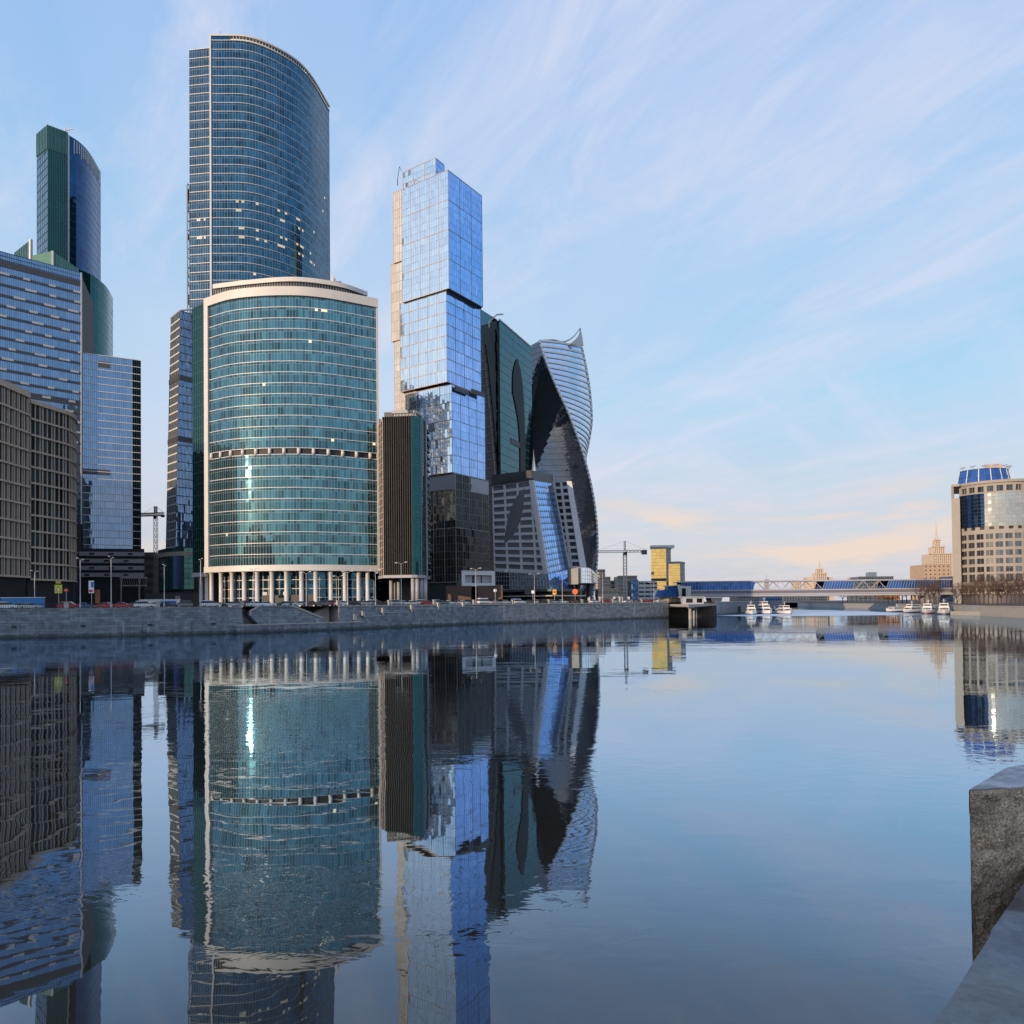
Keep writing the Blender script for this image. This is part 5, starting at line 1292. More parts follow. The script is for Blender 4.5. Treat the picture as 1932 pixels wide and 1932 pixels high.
# ---- unseen flats added on the near bank to shade the quay, mirrored in the glass
for k, (x, y, w_, h, lb) in enumerate(((-470, -95, 62, 52, 'westernmost unseen added block of flats behind the viewer, mirrored in the glass'), (-395, -80, 64, 60, 'tall unseen added block of flats behind the viewer, second from the west'), (-322, -75, 66, 64, 'tallest unseen added block of flats behind the viewer, mirrored in the teal tower'),
        (-248, -78, 62, 58, 'unseen added block of flats behind the viewer, second from the east end'), (-120, -95, 66, 36, 'lower unseen added block of flats behind the viewer, east end of the row'), (60, -110, 70, 22, 'wide unseen added block of flats straight behind the viewer'), (210, -60, 60, 40, 'unseen added block of flats behind the viewer on the right'))):
    t = thing('apartment_block', lb, 'building', group='unseen added flats behind the viewer')
    a, b = (x+w_/2, y+9), (x-w_/2, y+9); n = int(w_/5); m_ = int(h/3.2)
    us = [i/(2*n+1) for i in range(2*n+2)]; vs = [j/(2*m_+1) for j in range(2*m_+2)]
    punched(t, wall([a, b], 4.8, h), us, vs, lambda i, j: i % 2 == 1 and j % 2 == 1, .3, (BEIGE, CREAM, BRICK)[k % 3], G_WIN, joined=True)
    mb = MB(); mb.box((x, y-.5, (h+4.8)/2), (w_, 18, h-4.8)); mb.build('body', (BEIGE, CREAM, BRICK)[k % 3], t)
# ================================================================== street life, boats, trees
RPATH = Path([tuple(Path(B1).at(i/300)) for i in range(301)])
def road_at(px, off):      # the point of the road, off metres behind the quay edge, seen in picture column px
    pp = Path(offs([tuple(RPATH.at(i/120)) for i in range(121)], -off))
    u = min((i/600 for i in range(601)), key=lambda u: abs(pp.at(u).x/max(pp.at(u).y, 1)-(px-966)/F) if pp.at(u).y > 60 else 9)
    p = pp.at(u); t = pp.at(min(u+.004, 1))-pp.at(max(u-.004, 0)); return p.x, p.y, math.atan2(t.y, t.x)
# ---- cars
PAINTS = {'white': (.75, .75, .74), 'silver': (.45, .46, .48), 'black': (.02, .02, .025), 'red': (.45, .03, .03), 'blue': (.05, .10, .28), 'grey': (.16, .165, .18), 'brown': (.14, .07, .04)}
PM = {k: mat('car_paint_'+k, v, .25, .3 if k in ('silver', 'grey') else 0.) for k, v in PAINTS.items()}
CG = mat('car_glass', (.02, .025, .03), .05); RIM = mat('car_rim', (.4, .4, .42), .3, .7); LAMPW = mat('car_headlight', (.8, .8, .78), .15); LAMPR = mat('car_taillight', (.5, .02, .02), .2)
def shell(mb, prof, w0, w1, m=0):      # side outline (x, z) swept across, narrowing towards the top
    zmin, zmax = min(p[1] for p in prof), max(p[1] for p in prof)
    ww = [w0+(w1-w0)*(p[1]-zmin)/(zmax-zmin) for p in prof]; n = len(prof)
    Lf = [(p[0], -k/2, p[1]) for p, k in zip(prof, ww)]; Rt = [(p[0], k/2, p[1]) for p, k in zip(prof, ww)]
    mb.q(Lf, m); mb.q(Rt[::-1], m)
    for i in range(n): mb.q((Lf[i], Rt[i], Rt[(i+1) % n], Lf[(i+1) % n])[::-1], m)
MESH = {}
def car_meshes(kind):
    if kind in MESH: return MESH[kind]
    if kind == 'saloon':
        body = [(-2.2, .38), (-2.25, .62), (-2.15, .92), (-1.5, 1.0), (1.0, .96), (1.9, .82), (2.2, .66), (2.2, .38)]
        cab = [(-1.55, .98), (-1.05, 1.38), (.1, 1.43), (.95, .97)]; roof = [(-1.02, 1.385), (-.9, 1.46), (.02, 1.48), (.12, 1.43)]
    elif kind == 'suv':
        body = [(-2.25, .45), (-2.3, .8), (-2.25, 1.08), (1.0, 1.1), (1.95, 1.0), (2.25, .8), (2.25, .45)]
        cab = [(-2.15, 1.08), (-1.9, 1.62), (.2, 1.66), (1.05, 1.09)]; roof = [(-1.95, 1.62), (-1.85, 1.72), (.1, 1.74), (.22, 1.66)]
    else:
        body = [(-2.6, .45), (-2.65, 1.25), (1.3, 1.25), (2.2, 1.05), (2.55, .8), (2.55, .45)]
        cab = [(-2.62, 1.25), (-2.55, 1.85), (.9, 1.85), (1.5, 1.24)]; roof = [(-2.58, 1.85), (-2.5, 2.1), (.75, 2.12), (.95, 1.85)]
    o = {}
    mb = MB(); shell(mb, body, 1.78, 1.70); o['b'] = mb
    mb = MB(); shell(mb, cab, 1.62, 1.30); o['g'] = mb
    mb = MB(); shell(mb, roof, 1.34, 1.22); o['r'] = mb
    mb = MB(); mb.tube((0, -.11, 0), (0, .11, 0), .32, n=14); o['t'] = mb.mesh('tyre', RUBBER)
    mb = MB(); mb.tube((0, -.12, 0), (0, .12, 0), .19, n=10); o['rim'] = mb.mesh('rim', RIM)
    mb = MB(); mb.box((0, 0, 0), (.08, .38, .14)); o['h'] = mb.mesh('headlight', LAMPW)
    mb = MB(); mb.box((0, 0, 0), (.08, .34, .16)); o['tl'] = mb.mesh('taillight', LAMPR)
    MESH[kind] = o; return o
def car(kind, colour, px, off, label, rev=False):
    x, y, an = road_at(px, off); o = car_meshes(kind); key = (kind, colour)
    t = thing('van' if kind == 'van' else 'car', label, 'van' if kind == 'van' else 'car', (x, y, STREET+.01), 'vehicles on the riverside road', an+(math.pi if rev else 0))
    for nm, k, m in (('body', 'b', PM[colour]), ('windows', 'g', CG), ('roof', 'r', PM[colour])):
        kk = (kind, nm, colour)
        if kk not in MESH: MESH[kk] = o[k].mesh(nm, m)
        link(nm, MESH[kk], t)
    for sx in (-1.4, 1.4):
        for sy in (-.8, .8):
            w_ = link('wheel', o['t'], t); w_.location = (sx, sy, .32); link('rim', o['rim'], w_)
    ex = {'saloon': 2.2, 'suv': 2.25, 'van': 2.55}[kind]
    for sy in (-.62, .62):
        h = link('headlight', o['h'], t); h.location = (ex, sy, .68); h = link('taillight', o['tl'], t); h.location = (-ex-.06, sy, .8)
LM = [(0, 'the stone office building'), (150, 'the blue wing block'), (300, 'the slim faceted tower'), (370, 'the colonnade'), (712, 'the dark tower'), (812, 'the stacked tower'), (930, 'the sloped block'), (1075, 'the silver pavilion'), (1140, 'the far apartment blocks'), (1260, 'the bridgehead')]
ORD = ['first', 'second', 'third', 'fourth', 'fifth', 'sixth', 'seventh', 'eighth', 'ninth']
cars = [(14, 'suv', 'white', 5.2), (38, 'saloon', 'grey', 9), (62, 'saloon', 'silver', 5.2), (128, 'suv', 'red', 5.2), (165, 'saloon', 'blue', 5.2), (205, 'saloon', 'red', 5.6), (228, 'saloon', 'red', 5.2), (250, 'saloon', 'black', 9), (268, 'suv', 'white', 5.4), (290, 'saloon', 'silver', 9.2), (318, 'saloon', 'black', 5.2), (342, 'suv', 'grey', 9),
        (392, 'suv', 'white', 5.2), (412, 'saloon', 'black', 5.4), (428, 'saloon', 'silver', 9), (450, 'suv', 'red', 13), (487, 'saloon', 'white', 5.2), (502, 'saloon', 'white', 5.6), (528, 'saloon', 'black', 9), (548, 'saloon', 'silver', 9), (565, 'saloon', 'white', 9), (590, 'saloon', 'brown', 5.2), (606, 'saloon', 'grey', 5.6), (622, 'suv', 'red', 9), (634, 'saloon', 'silver', 9.2), (650, 'saloon', 'white', 5.2),
        (664, 'saloon', 'black', 5.2), (676, 'saloon', 'blue', 9), (690, 'saloon', 'silver', 5.2), (700, 'suv', 'white', 9), (716, 'saloon', 'black', 5.4), (730, 'saloon', 'black', 9), (744, 'suv', 'silver', 5.2), (764, 'saloon', 'white', 5.4), (778, 'saloon', 'white', 5.2), (792, 'suv', 'white', 9), (808, 'saloon', 'red', 5.2), (822, 'suv', 'silver', 9), (838, 'saloon', 'grey', 5.2), (850, 'saloon', 'white', 5.2), (862, 'saloon', 'red', 9), (876, 'saloon', 'white', 5.2), (890, 'saloon', 'black', 5.4),
        (916, 'van', 'white', 7), (938, 'saloon', 'silver', 5.2), (954, 'saloon', 'white', 9), (968, 'van', 'blue', 13), (980, 'suv', 'white', 5.2), (998, 'saloon', 'grey', 5.2), (1014, 'saloon', 'white', 9), (1030, 'suv', 'black', 5.2), (1046, 'saloon', 'silver', 5.2), (1062, 'saloon', 'white', 5.4), (1082, 'saloon', 'brown', 5.2), (1100, 'saloon', 'black', 9), (1120, 'saloon', 'white', 5.2), (1142, 'saloon', 'red', 5.2), (1160, 'suv', 'silver', 5.2), (1182, 'saloon', 'white', 9), (1204, 'saloon', 'grey', 5.2), (1226, 'saloon', 'red', 5.2), (1246, 'saloon', 'white', 5.2)]
cnt = {}
KN = {'saloon': 'saloon car', 'suv': 'tall estate car', 'van': 'van'}
for px, kind, colour, off in cars:
    land = [n for x, n in LM if px >= x][-1]; k = (kind, colour, land); cnt[k] = cnt.get(k, 0)+1
for key in list(cnt): cnt[key] = [cnt[key], 0]
for px, kind, colour, off in cars:
    land = [n for x, n in LM if px >= x][-1]; c_ = cnt[(kind, colour, land)]; c_[1] += 1
    lb = '%s %s behind the quay railing in front of %s' % (colour, KN[kind], land) if c_[0] == 1 else '%s %s %s from the left, behind the railing before %s' % (ORD[c_[1]-1], colour, KN[kind], land)
    car(kind, colour, px, off, lb, rev=(off > 8))

# ---- street lamps
LIT = mat('lamp_glass', (.8, .8, .78), .3)
def lamp(px, off, h, label, two=True):
    x, y, an = road_at(px, off); t = thing('street_lamp', label, 'lamp', (x, y, STREET), 'riverside street lamps', an)
    mb = MB(); mb.lathe((0, 0, 0), [(.22, 0), (.2, 1.0), (.11, 1.2), (.06, h)], 8); mb.build('pole', STEEL, t, True)
    for s in ((1, -1) if two else (-1,)):
        mb = MB(); mb.tube((0, 0, h-.1), (0, s*1.2, h+.35), .05, n=5); mb.tube((0, s*1.2, h+.35), (0, s*1.9, h+.4), .05, n=5); mb.build('arm', STEEL, t)
        mb = MB(); mb.hexa([(-.16, s*1.7, h+.3), (.16, s*1.7, h+.3), (.13, s*2.6, h+.36), (-.13, s*2.6, h+.36), (-.12, s*1.7, h+.46), (.12, s*1.7, h+.46), (.08, s*2.6, h+.48), (-.08, s*2.6, h+.48)][::1 if s > 0 else 1]); hd = mb.build('lamp_head', WLINE, t)
        mb = MB(); mb.box((0, s*2.15, h+.31), (.2, .6, .03)); mb.build('diffuser', LIT, hd)
for px, off, h, lb in ((62, 24, 9, 'street lamp before the dark base of the stone office building'), (146, 3.0, 10.8, 'tall street lamp at the right edge of the stone office building'), (211, 3.0, 11.2, 'tall street lamp in front of the pale podium bands'), (306, 3.0, 9.5, 'street lamp in front of the slim faceted tower podium'), (384, 3.0, 11, 'street lamp at the left end of the colonnade'), (474, 3.0, 9, 'street lamp above the left side of the river stairs'),
        (583, 3.0, 8.5, 'thin street lamp in the middle of the colonnade'), (636, 20, 8.5, 'street lamp beside the right edge of the river stairs recess'), (654, 3.0, 9.0, 'street lamp before the third column from the right'), (708, 3.0, 9.6, 'street lamp at the right end of the colonnade'), (755, 3.0, 12.0, 'tall street lamp in front of the dark tower'), (897, 3.0, 11.2, 'street lamp before the framed box entrance'), (1006, 3.0, 10, 'street lamp before the glass podium of the sloped block'), (1062, 3.0, 10.5, 'street lamp before the silver pavilion end block'),
        (1135, 3.0, 11, 'street lamp right of the twisted tower'), (1232, 3.0, 8, 'street lamp below the taller sunset-tinted tower')):
    lamp(px, off, h, lb)

# ---- road signs, kiosk, barriers, pillars
def sign(px, off, zc, shape, c, label, w_=.9, h_=.9, pole=True):
    x, y, an = road_at(px, off); t = thing('road_sign', label, 'sign', (x, y, STREET), 'road signs by the river', 0)
    mb = MB(); mb.tube((0, 0, 0), (0, 0, zc), .06, n=6); mb.build('pole', STEEL, t)
    mb = MB()
    if shape == 'disc': mb.tube((0, -.08, zc), (0, -.14, zc), w_/2, n=18)
    else: mb.box((0, -.11, zc), (w_, .06, h_))
    pl = mb.build('plate', c, t); return t, pl, zc
S_Y = mat('sign_lime', (.55, .62, .05), .5); S_R = mat('sign_red', (.6, .02, .02), .5); S_W = mat('sign_white', (.8, .8, .8), .5); S_B = mat('sign_blue', (.03, .12, .5), .5); S_O = mat('sign_orange', (.75, .2, .04), .5)
t, pl, z = sign(112, 8, 4.6, 'rect', S_Y, 'lime square pedestrian warning sign with a triangle, left of the stop disc', 1.7, 1.9)
mb = MB(); mb.q([(-.6, -.15, z-.5), (.6, -.15, z-.5), (0, -.15, z+.6)]); mb.build('warning_triangle', S_R, pl); mb = MB(); mb.q([(-.4, -.155, z-.4), (.4, -.155, z-.4), (0, -.155, z+.4)]); mb.build('triangle_field', S_W, pl)
mb = MB(); mb.box((0, -.1, z+1.6), (1.2, .06, .8)); mb.build('upper_plate', mat('sign_tan', (.45, .35, .12), .6), t)
t, pl, z = sign(121.5, 8, 4.3, 'disc', S_R, 'small round red disc sign beside the lime square sign', 1.0)
mb = MB(); mb.box((0, -.15, z), (.7, .02, .18)); mb.build('white_bar', S_W, pl)
t, pl, z = sign(174, 6, 5.0, 'rect', S_W, 'white and blue tall banner sign in front of the blue wing block', 1.2, 2.8)
mb = MB(); mb.box((.25, -.15, z+.5), (.6, .02, 1.2)); mb.build('blue_field', S_B, pl); mb = MB(); mb.box((-.1, -.15, z-.9), (.8, .02, .5)); mb.build('red_field', S_R, pl)
sign(182, 7, 2.8, 'rect', mat('sign_brown', (.25, .09, .04), .6), 'brown board sign right of the white and blue banner', 1.1, 3.2)
sign(1087, 16, 4.6, 'disc', S_O, 'round orange sign under the silver pavilion', 2.2)
sign(1003, 5, 4.2, 'rect', S_W, 'white plate sign before the glass podium', 1.0, 1.0)
t, pl, z = sign(1044, 5, 4.2, 'rect', mat('sign_yellow', (.7, .5, .1), .5), 'yellow plate sign with red disc before the silver pavilion', 1.3, 1.8)
mb = MB(); mb.tube((0, -.15, z), (0, -.17, z), .4, n=14); mb.build('red_disc', S_R, pl)
sign(936, 4, 4.6, 'disc', S_W, 'white round sign beside the white van', 1.1)
t = thing('site_container', 'bright blue site container at the roadside below the stone office building', 'container', (*road_at(43, 21)[:2], STREET))
CB = mat('container_blue', (.06, .25, .55), .5, noise=(1., .1)); an = road_at(43, 21)[2]; t.rotation_euler.z = an
mb = MB(); mb.box((0, 0, 1.5), (8.5, 2.5, 2.6)); mb.build('body', CB, t)
mb = MB()
for i in range(29): mb.box((-4.1+i*.292, -1.28, 1.5), (.12, .06, 2.3))
stuff(mb.build('ribs', CB, t))
mb = MB(); mb.box((0, 0, 2.86), (8.7, 2.7, .14)); mb.build('roof', S_W, t)
for sx in (-3, 3): mb = MB(); mb.box((sx, 0, .1), (.3, 2.4, .2)); mb.build('skid', BLACK, t)
x, y, an = road_at(4, 20); t = thing('site_fence', 'green patterned hoarding at the far left end of the road', 'fence', (x, y, STREET), rz=an)
for i in range(5): mb = MB(); mb.box((-6+i*2.6, 0, 1.2), (2.5, .1, 2.0)); mb.build('panel', mat('hoarding_green_%d' % i, (.10+.03*i, .30, .18), .7, noise=(3, .5)), t)
for i in range(6): mb = MB(); mb.tube((-7.3+i*2.6, .1, 0), (-7.3+i*2.6, .1, 2.3), .06, n=5); mb.build('post', STEEL, t)
x, y, an = road_at(303, 22); t = thing('site_barrier', 'long white and blue flat-topped site hut left of the colonnade', 'hut', (x, y, STREET), rz=an)
mb = MB(); mb.box((0, 0, 1.1), (9, 2.4, 1.8)); mb.build('body', S_W, t); mb = MB(); mb.box((0, 0, 2.1), (9.4, 2.7, .2)); mb.build('roof', WLINE, t); mb = MB(); mb.box((2, -1.25, 1.3), (3.6, .06, 1.0)); mb.build('blue_panel', S_B, t)
for k, px in enumerate((1113, 1121, 1128, 1136, 1157, 1167, 1174, 1185)):
    x, y, an = road_at(px, 17); t = thing('white_pillar', '%s white pillar from the left in the row before the far apartment blocks' % ORD[k], 'pillar', (x, y, STREET), 'row of white pillars')
    mb = MB(); mb.box((0, 0, 1.2), (.9, .9, 2.4)); mb.build('shaft', WHITE, t); mb = MB(); mb.box((0, 0, 2.5), (1.1, 1.1, .2)); mb.build('cap', WHITE, t)

# ---- pier with pavilion
t = thing('river_pier', 'dark river pier with wedge-shaped deck on pillars left of the boats', 'pier')
pz = 5.35
A, B, C = W2(1264, 297, 1141), W2(1299, 268, 1141), W2(1345, 300, 1141); D_, E_ = W2(1352, 318, 1141), W2(1262, 318, 1141)
mb = MB(); mb.prism([A, B, C, D_, E_], [pz-.7, pz-1.2, pz-.7, pz-.7, pz-.7], pz); mb.build('deck', QUAYW, t)
mb = MB(); 
for a, b in ((A, B), (B, C)):
    for i in range(12): p = Vector(a).lerp(Vector(b), (i+.5)/12); q = Vector(p)+Vector((0, 8)); mb.bar((p.x, p.y+.4, pz-1.0), (q.x, q.y, pz-1.0), .35)
stuff(mb.build('deck_beams', DGREY, t))
for px, dd, r in ((1302, 274, .6), (1309, 283, .4), (1313, 284, .4)):
    q = W2(px, dd, 1150); mb = MB(); mb.lathe((q[0], q[1], 0), [(r, -2), (r, pz-1.7), (r*1.9, pz-1.2), (r*1.9, pz-.8)], 10); mb.build('pillar', QUAYW, t, True)
bw = [W2(1258, 309, 1150), W2(1352, 320, 1150)]
mb = MB(); wall_strip(mb, bw, -2, 6.0); mb.build('back_wall', mat('rust_wall', (.08, .055, .045), .8, noise=(.6, .4)), t)
a, b = W2(1288, 291, 1132), W2(1328, 296, 1132)
punched(t, wall([a, b], pz, pz+2.7), [0, .16, .5, .66, .95, 1], [0, .2, .82, 1], lambda i, j: i in (1, 3) and j == 1, .25, WHITE, G_DARK, wname='pavilion_wall', name='pavilion_window')
mb = MB(); mb.prism([(a[0], a[1]+.3), (b[0], b[1]+.3), (b[0]+1, b[1]+7), (a[0]+1, a[1]+7)], pz, pz+2.68); mb.prism([(a[0]-.4, a[1]-.4), (b[0]+.4, b[1]-.4), (b[0]+1.2, b[1]+7.4), (a[0]-.2, a[1]+7.4)], pz+2.7, pz+2.95); mb.build('pavilion', WHITE, t)
for px in (1369, 1391):
    q = P(px, 1152, 340); 
    p0 = Path(bank2).at(.42 if px < 1380 else .55); mb = MB(); mb.box((p0.x-.1, p0.y-.4, 2.0), (2.2, 1.4, 3.4), .5); mb.build('tunnel_mouth', BLACK, t)

# ---- boats
HULLW = mat('boat_white', (.72, .72, .72), .35); HULLB = mat('boat_navy', (.03, .05, .12), .4); TRIM = mat('boat_trim', (.35, .06, .05), .5)
def boat(label, px, dd, rz, sc_=1.0, decks=2, trim=HULLB):
    p = W2(px, dd, 1150); t = thing('river_boat', label, 'boat', (p[0], p[1], 0), 'moored river boats', rz)
    st_ = [(-10, 1.9, 1.5), (-9, 2.4, 1.5), (-4, 2.8, 1.5), (3, 2.75, 1.6), (7, 2.0, 1.85), (9.5, .9, 2.15), (10.8, .08, 2.4)]
    mb = MB(); rings = []
    for x, hb, zt in st_: rings.append([(x*sc_, -hb*.72*sc_, -.4), (x*sc_+.1, -hb*sc_, .35*sc_), (x*sc_+.2, -hb*1.04*sc_, zt*sc_), (x*sc_+.2, hb*1.04*sc_, zt*sc_), (x*sc_+.1, hb*sc_, .35*sc_), (x*sc_, hb*.72*sc_, -.4)])
    _loft(mb, [[Vector(q) for q in r] for r in rings], 0); mb.build('hull', HULLW, t)
    mb = MB(); _loft(mb, [[Vector((q[0], q[1]*1.012, q[2])) for q in ((x*sc_+.1, -hb*sc_, .1), (x*sc_+.12, -hb*1.01*sc_, .5*sc_), (x*sc_+.12, hb*1.01*sc_, .5*sc_), (x*sc_+.1, hb*sc_, .1))] for x, hb, zt in st_], 0); mb.build('waterline_band', trim, t)
    z = 1.5*sc_
    for k in range(decks):
        x0, x1, hw, h = (-8.6+1.4*k)*sc_, (5.6-2.4*k)*sc_, (2.3-.35*k)*sc_, 1.7*sc_
        mb = MB(); mb.hexa([(x0, -hw, z), (x1, -hw, z), (x1, hw, z), (x0, hw, z), (x0+.3, -hw*.94, z+h), (x1-.8*sc_, -hw*.9, z+h), (x1-.8*sc_, hw*.9, z+h), (x0+.3, hw*.94, z+h)]); c = mb.build('cabin', HULLW, t)
        n = 6-k
        for i in range(n):
            for s in (-1, 1):
                xx = x0+(x1-x0)*(i+.55)/(n+.3); mb = MB(); mb.box((xx, s*hw*.985, z+h*.58), ((x1-x0)/n*.72, .12, h*.42)); mb.build('window', CG, c)
        mb = MB(); mb.box((x1-.36*sc_, 0, z+h*.6), (.14, hw*1.55, h*.42)); mb.build('windscreen', CG, c)
        mb = MB(); mb.box(((x0+x1)/2-.2, 0, z+h+.06), ((x1-x0)-.2, hw*2.02, .14)); mb.build('deck_roof', HULLW, c)
        z += h+.1
    mb = MB(); mb.tube((-1*sc_, 0, z), (-1.4*sc_, 0, z+2.2*sc_), .1, n=5); mb.tube((-1.3*sc_, -.8, z+1.4*sc_), (-1.3*sc_, .8, z+1.4*sc_), .06, n=4); mb.build('mast', HULLW, t)
    mb = MB()
    for s in (-1, 1):
        mb.tube((6*sc_, s*2.1*sc_, 2.6*sc_), (10.4*sc_, s*.2, 3.3*sc_), .05, n=4)
        for i in range(4): mb.tube(((6+1.3*i)*sc_, s*(2.1-.5*i)*sc_, 1.8*sc_), ((6+1.3*i)*sc_, s*(2.1-.5*i)*sc_, (2.6+.2*i)*sc_), .04, n=4)
    mb.build('bow_rail', STEEL, t)
    return t
boat('leftmost white river boat with blue top moored bow-on beside the quay', 1417, 352, R(-105), .88, 2)
boat('white river boat with dark hull stripe, second from the quay in the left cluster', 1443, 356, R(-95), .88, 3)
boat('small white launch squeezed between the larger boats of the left cluster', 1463, 362, R(-85), .7, 1)
boat('boat with broad brown cabin at the right end of the left cluster', 1481, 352, R(-95), .8, 2, TRIM)
boat('low small white boat, leftmost of the right-hand moorings', 1690, 392, R(-150), .75, 1)
boat('white motor yacht second from the left of the right-hand moorings', 1719, 366, R(-140), .78, 2)
boat('white two-deck boat with red waterline below the bridge pier', 1751, 340, R(-125), .85, 2, TRIM)
boat('rightmost large white boat moored against the right quay', 1781, 318, R(-120), .9, 2)

# ---- bare trees
BARK = mat('bark', (.085, .055, .042), .9, noise=(2., .3)); TWIG = mat('twigs', (.10, .062, .050), .9)
def make_tree(seed):
    rd = random.Random(seed); tr, cr = MB(), MB()
    def grow(p, d, L_, r, lev):
        q = p+d*L_
        (tr if lev < 2 else cr).tube(p, q, r, r*.68, n=6 if lev < 2 else 3)
        if lev >= 5: return
        n = 3 if lev else 5
        for i in range(n+(1 if lev == 3 else 0)):
            k = rd.uniform(.55, 1.0) if lev else rd.uniform(.6, 1.0)
            b = p.lerp(q, k); nd_ = (d+Vector((rd.gauss(0, .55), rd.gauss(0, .55), rd.gauss(.12, .3)))).normalized()
            grow(b, nd_, L_*rd.uniform(.55, .8), r*.55, lev+1)
    grow(Vector((0, 0, 0)), Vector((rd.gauss(0, .03), rd.gauss(0, .03), 1)).normalized(), 3.6, .24, 0)
    return tr.mesh('trunk', BARK), cr.mesh('crown', TWIG)
TREES = [make_tree(s) for s in range(5)]
def tree(x, y, z, s, k, label, group):
    t = thing('bare_tree', label, 'tree', (x, y, z), group, random.uniform(0, 6.28)); t.scale = (s, s, s*random.uniform(.9, 1.1))
    link('trunk', TREES[k][0], t); link('crown', TREES[k][1], t)
RB = Path(rbank[::-1]); k = 0
spots = []
for i in range(22): px = 1626+i*8.2; spots.append((px, 'upstream'))
bank_d = lambda px: min((RB.at(i/400) for i in range(401)), key=lambda q: abs(q.x/q.y-(px-966)/F)).y
nth = ['%d%s' % (i, {1: 'st', 2: 'nd', 3: 'rd'}.get(i if i < 20 else i % 10, 'th')) for i in range(0, 60)]
for i in range(22):
    px = 1590+i*8.6; dd = bank_d(px)+random.uniform(14, 45); p = W2(px, dd, 1130)
    tree(p[0], p[1], RZ, random.uniform(1.2, 1.7), i % 5, 'bare brown tree under the bridge, %s from the left of that row' % nth[i+1], 'bare trees beyond the bridge')
for i in range(18):
    px = 1806+i*8.4; dd = bank_d(px)+random.uniform(5, 14); p = W2(px, dd, 1130)
    tree(p[0], p[1], RZ, random.uniform(1.05, 1.4), (i*2) % 5, 'bare brown tree before the round hotel block, %s from the left' % nth[i+1], 'bare trees before the round hotel block')
# fence and parked cars along the right quay stay low: a dark railing
t = thing('quay_railing', 'low black railing along the right bank before the bare trees', 'railing'); mb = MB(); S = wall(offs(rbank[::-1], -.6), RZ, RZ+1.1)
for v in (.15, .95): mb2 = MB(); beam_u(mb2, S, v, .1, .05, .05, n=60); mb2.build('rail', BLACK, t)
for i in range(260): beam_v(mb, S, i/260, .08, .04, .04)
stuff(mb.build('bars', BLACK, t))

# ---- granite parapet and pier block at the viewer's feet
def rough_mat(name, c1, c2, rough, scale, bump, spec=.5):
    m = mat(name, c1, rough, noise=(scale, .3), bump=bump, spec=spec); n, l = m.node_tree.nodes, m.node_tree.links; b = n['Principled BSDF']
    t_ = n.new('ShaderNodeTexCoord'); v = n.new('ShaderNodeTexVoronoi'); v.inputs['Scale'].default_value = scale*9; l.new(t_.outputs['Object'], v.inputs['Vector'])
    mr = n.new('ShaderNodeMapRange'); mr.inputs[1].default_value = .0; mr.inputs[2].default_value = 1.0; l.new(v.outputs['Color'], mr.inputs[0])
    mx = n.new('ShaderNodeMix'); mx.data_type = 'RGBA'; l.new(mr.outputs[0], mx.inputs[0]); mx.inputs[6].default_value = (*c1, 1); mx.inputs[7].default_value = (*c2, 1)
    n2 = n.new('ShaderNodeTexNoise'); n2.inputs['Scale'].default_value = scale*.5; n2.inputs['Detail'].default_value = 8; l.new(t_.outputs['Object'], n2.inputs['Vector'])
    r2 = n.new('ShaderNodeMapRange'); r2.inputs[1].default_value = .3; r2.inputs[2].default_value = .7; r2.inputs[3].default_value = .6; r2.inputs[4].default_value = 1.35; l.new(n2.outputs[0], r2.inputs[0])
    m2 = n.new('ShaderNodeMix'); m2.data_type = 'RGBA'; m2.blend_type = 'MULTIPLY'; m2.inputs[0].default_value = 1; l.new(mx.outputs[2], m2.inputs[6]); l.new(r2.outputs[0], m2.inputs[7]); l.new(m2.outputs[2], b.inputs['Base Color'])
    return m
HEWN = rough_mat('hewn_granite', (.20, .135, .085), (.74, .56, .40), .9, 18.0, .03)
SAWN = rough_mat('sawn_granite', (.24, .24, .26), (.34, .34, .36), .55, 5.0, .002)
WETG = rough_mat('wet_granite', (.075, .085, .105), (.13, .14, .16), .30, 6.0, .004)
def blotch(m, scale, lo, hi):      # damp and dry patches: gloss varies across the slab
    n, l = m.node_tree.nodes, m.node_tree.links; b = n['Principled BSDF']; t_ = n.new('ShaderNodeTexCoord'); k = n.new('ShaderNodeTexNoise')
    k.inputs['Scale'].default_value = scale; k.inputs['Detail'].default_value = 7; k.inputs['Roughness'].default_value = .6; k.inputs['Distortion'].default_value = .6; l.new(t_.outputs['Object'], k.inputs['Vector'])
    r = n.new('ShaderNodeMapRange'); r.inputs[1].default_value = .42; r.inputs[2].default_value = .60; r.inputs[3].default_value = lo; r.inputs[4].default_value = hi; l.new(k.outputs[0], r.inputs[0]); l.new(r.outputs[0], b.inputs['Roughness'])
    src = b.inputs['Base Color'].links[0].from_socket; mx = n.new('ShaderNodeMix'); mx.data_type = 'RGBA'; mx.blend_type = 'MULTIPLY'; mx.inputs[0].default_value = 1
    r2 = n.new('ShaderNodeMapRange'); r2.inputs[1].default_value = .40; r2.inputs[2].default_value = .62; r2.inputs[3].default_value = .45; r2.inputs[4].default_value = 1.5; l.new(k.outputs[0], r2.inputs[0])
    l.new(src, mx.inputs[6]); l.new(r2.outputs[0], mx.inputs[7]); l.new(mx.outputs[2], b.inputs['Base Color'])
blotch(WETG, 3.2, .10, .55); blotch(SAWN, 5.0, .45, .75)
from mathutils import noise as mnoise
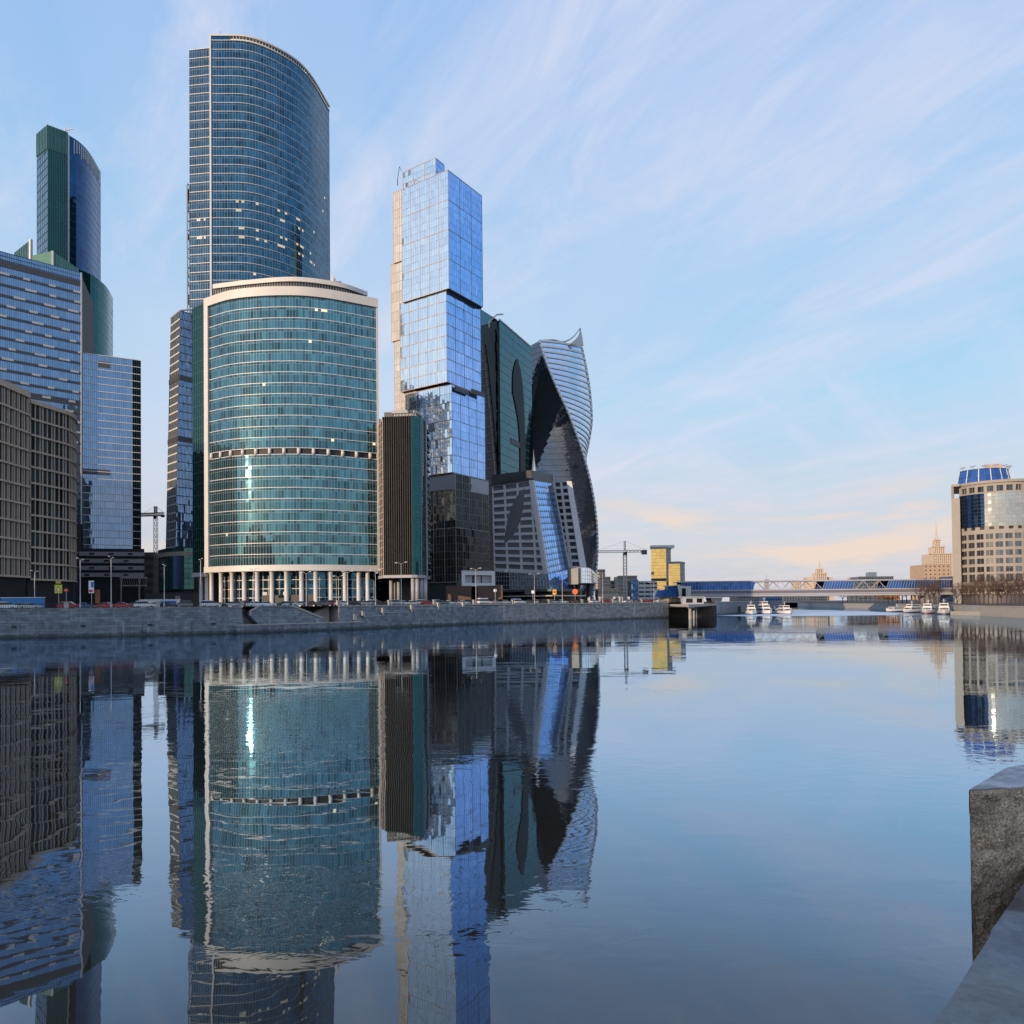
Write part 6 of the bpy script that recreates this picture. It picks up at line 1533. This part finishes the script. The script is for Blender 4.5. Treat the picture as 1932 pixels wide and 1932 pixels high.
def hewn_block(name, cn, z0, z1, n, amp, parent):
    """a four-sided stone with uneven faces; cn are the four plan corners anticlockwise"""
    mb = MB(); rn = lambda p, s: mnoise.noise(Vector(p)*s)
    for k in range(4):
        a, b = Vector((*cn[k], 0)), Vector((*cn[(k+1) % 4], 0)); nn = Vector(((b-a).y, -(b-a).x, 0)).normalized()
        L_ = (b-a).length; nu = max(4, int(L_/n)); nv = max(4, int((z1-z0)/n))
        g = {}
        for i in range(nu+1):
            for j in range(nv+1):
                p = a.lerp(b, i/nu); p.z = z0+(z1-z0)*j/nv
                e = 0 if i in (0, nu) or j == nv else 1
                d = (rn(p, 9)*.6+rn(p, 26)*.4)*amp*(e*.9+.25)
                q = p+nn*d
                if j == nv: q.z += rn(p, 14)*amp*.25
                g[i, j] = q
        base = len(mb.v); idx = {}
        for key, q in g.items(): idx[key] = len(mb.v); mb.v.append(tuple(q))
        for i in range(nu):
            for j in range(nv): mb.f.append((idx[i, j], idx[i+1, j], idx[i+1, j+1], idx[i, j+1])); mb.m.append(0); mb.r.append(.5); mb.l.append(0.)
    o = mb.build(name, HEWN, parent); return o
t = thing('granite_pier_block', 'rough hewn granite block with a flat grey top standing behind the wet parapet', 'block')
dk = 2.6; zt = CAMZ-(1495-1131)*dk/F+.01
f0 = W2(1829, dk, 1495); f1 = W2(2230, dk+.16, 1495); b1 = (f1[0]+.5, f1[1]+.62); b0 = W2(1880, 2.95, 1450); b0 = (f0[0]+.36, dk+.34)
hewn_block('hewn_faces', [f0, f1, b1, b0], 2.2, zt-.006, .016, .018, t)
mb = MB(); cn = [f0, f1, b1, b0]; top = []
for k in range(4):
    a, b = Vector(cn[k]), Vector(cn[(k+1) % 4])
    for i in range(26):
        p = a.lerp(b, i/26); w_ = mnoise.noise(Vector((p.x*13, p.y*13, 3)))*.008+mnoise.noise(Vector((p.x*40, p.y*40, 5)))*.004; c = (Vector(cn[0])+Vector(cn[2]))/2
        p = p+(p-c).normalized()*(w_+.002); top.append((p.x, p.y))
mb.prism(top, zt-.006, zt); mb.build('sawn_top', SAWN, t)
t = thing('wet_parapet', 'wet blue grey granite parapet slab in the bottom right corner', 'parapet')
zp_ = 5.5
e0 = at_z(1757, 1940, zp_); e1 = at_z(1938, 1655, zp_); d_ = Vector((e1.x-e0.x, e1.y-e0.y)).normalized(); n_ = Vector((d_.y, -d_.x))
e0 = Vector((e0.x, e0.y))-d_*1.6; e1 = Vector((e1.x, e1.y))+d_*5
nn_ = 90; river_edge = [e0+(e1-e0)*i/nn_-n_*(mnoise.noise(Vector((i*.35, 0, 7)))*.004+max(0, mnoise.noise(Vector((i*.9, 2, 3)))-.25)*.010) for i in range(nn_+1)]
mb = MB(); poly = [tuple(p) for p in river_edge]; poly2 = [(p[0]+n_.x*.55, p[1]+n_.y*.55) for p in poly]
full = poly2+poly[::-1]
mb.prism(full[::-1] if False else [tuple(e0+n_*.55), tuple(e1+n_*.55)]+poly[::-1], zp_-.16, zp_); mb.build('coping_slab', WETG, t)
mb = MB(); mb.prism([tuple(e0+n_*.48), tuple(e1+n_*.48), tuple(e1+n_*.05), tuple(e0+n_*.05)], 4.7, zp_-.15); mb.build('parapet_wall', HEWN, t)
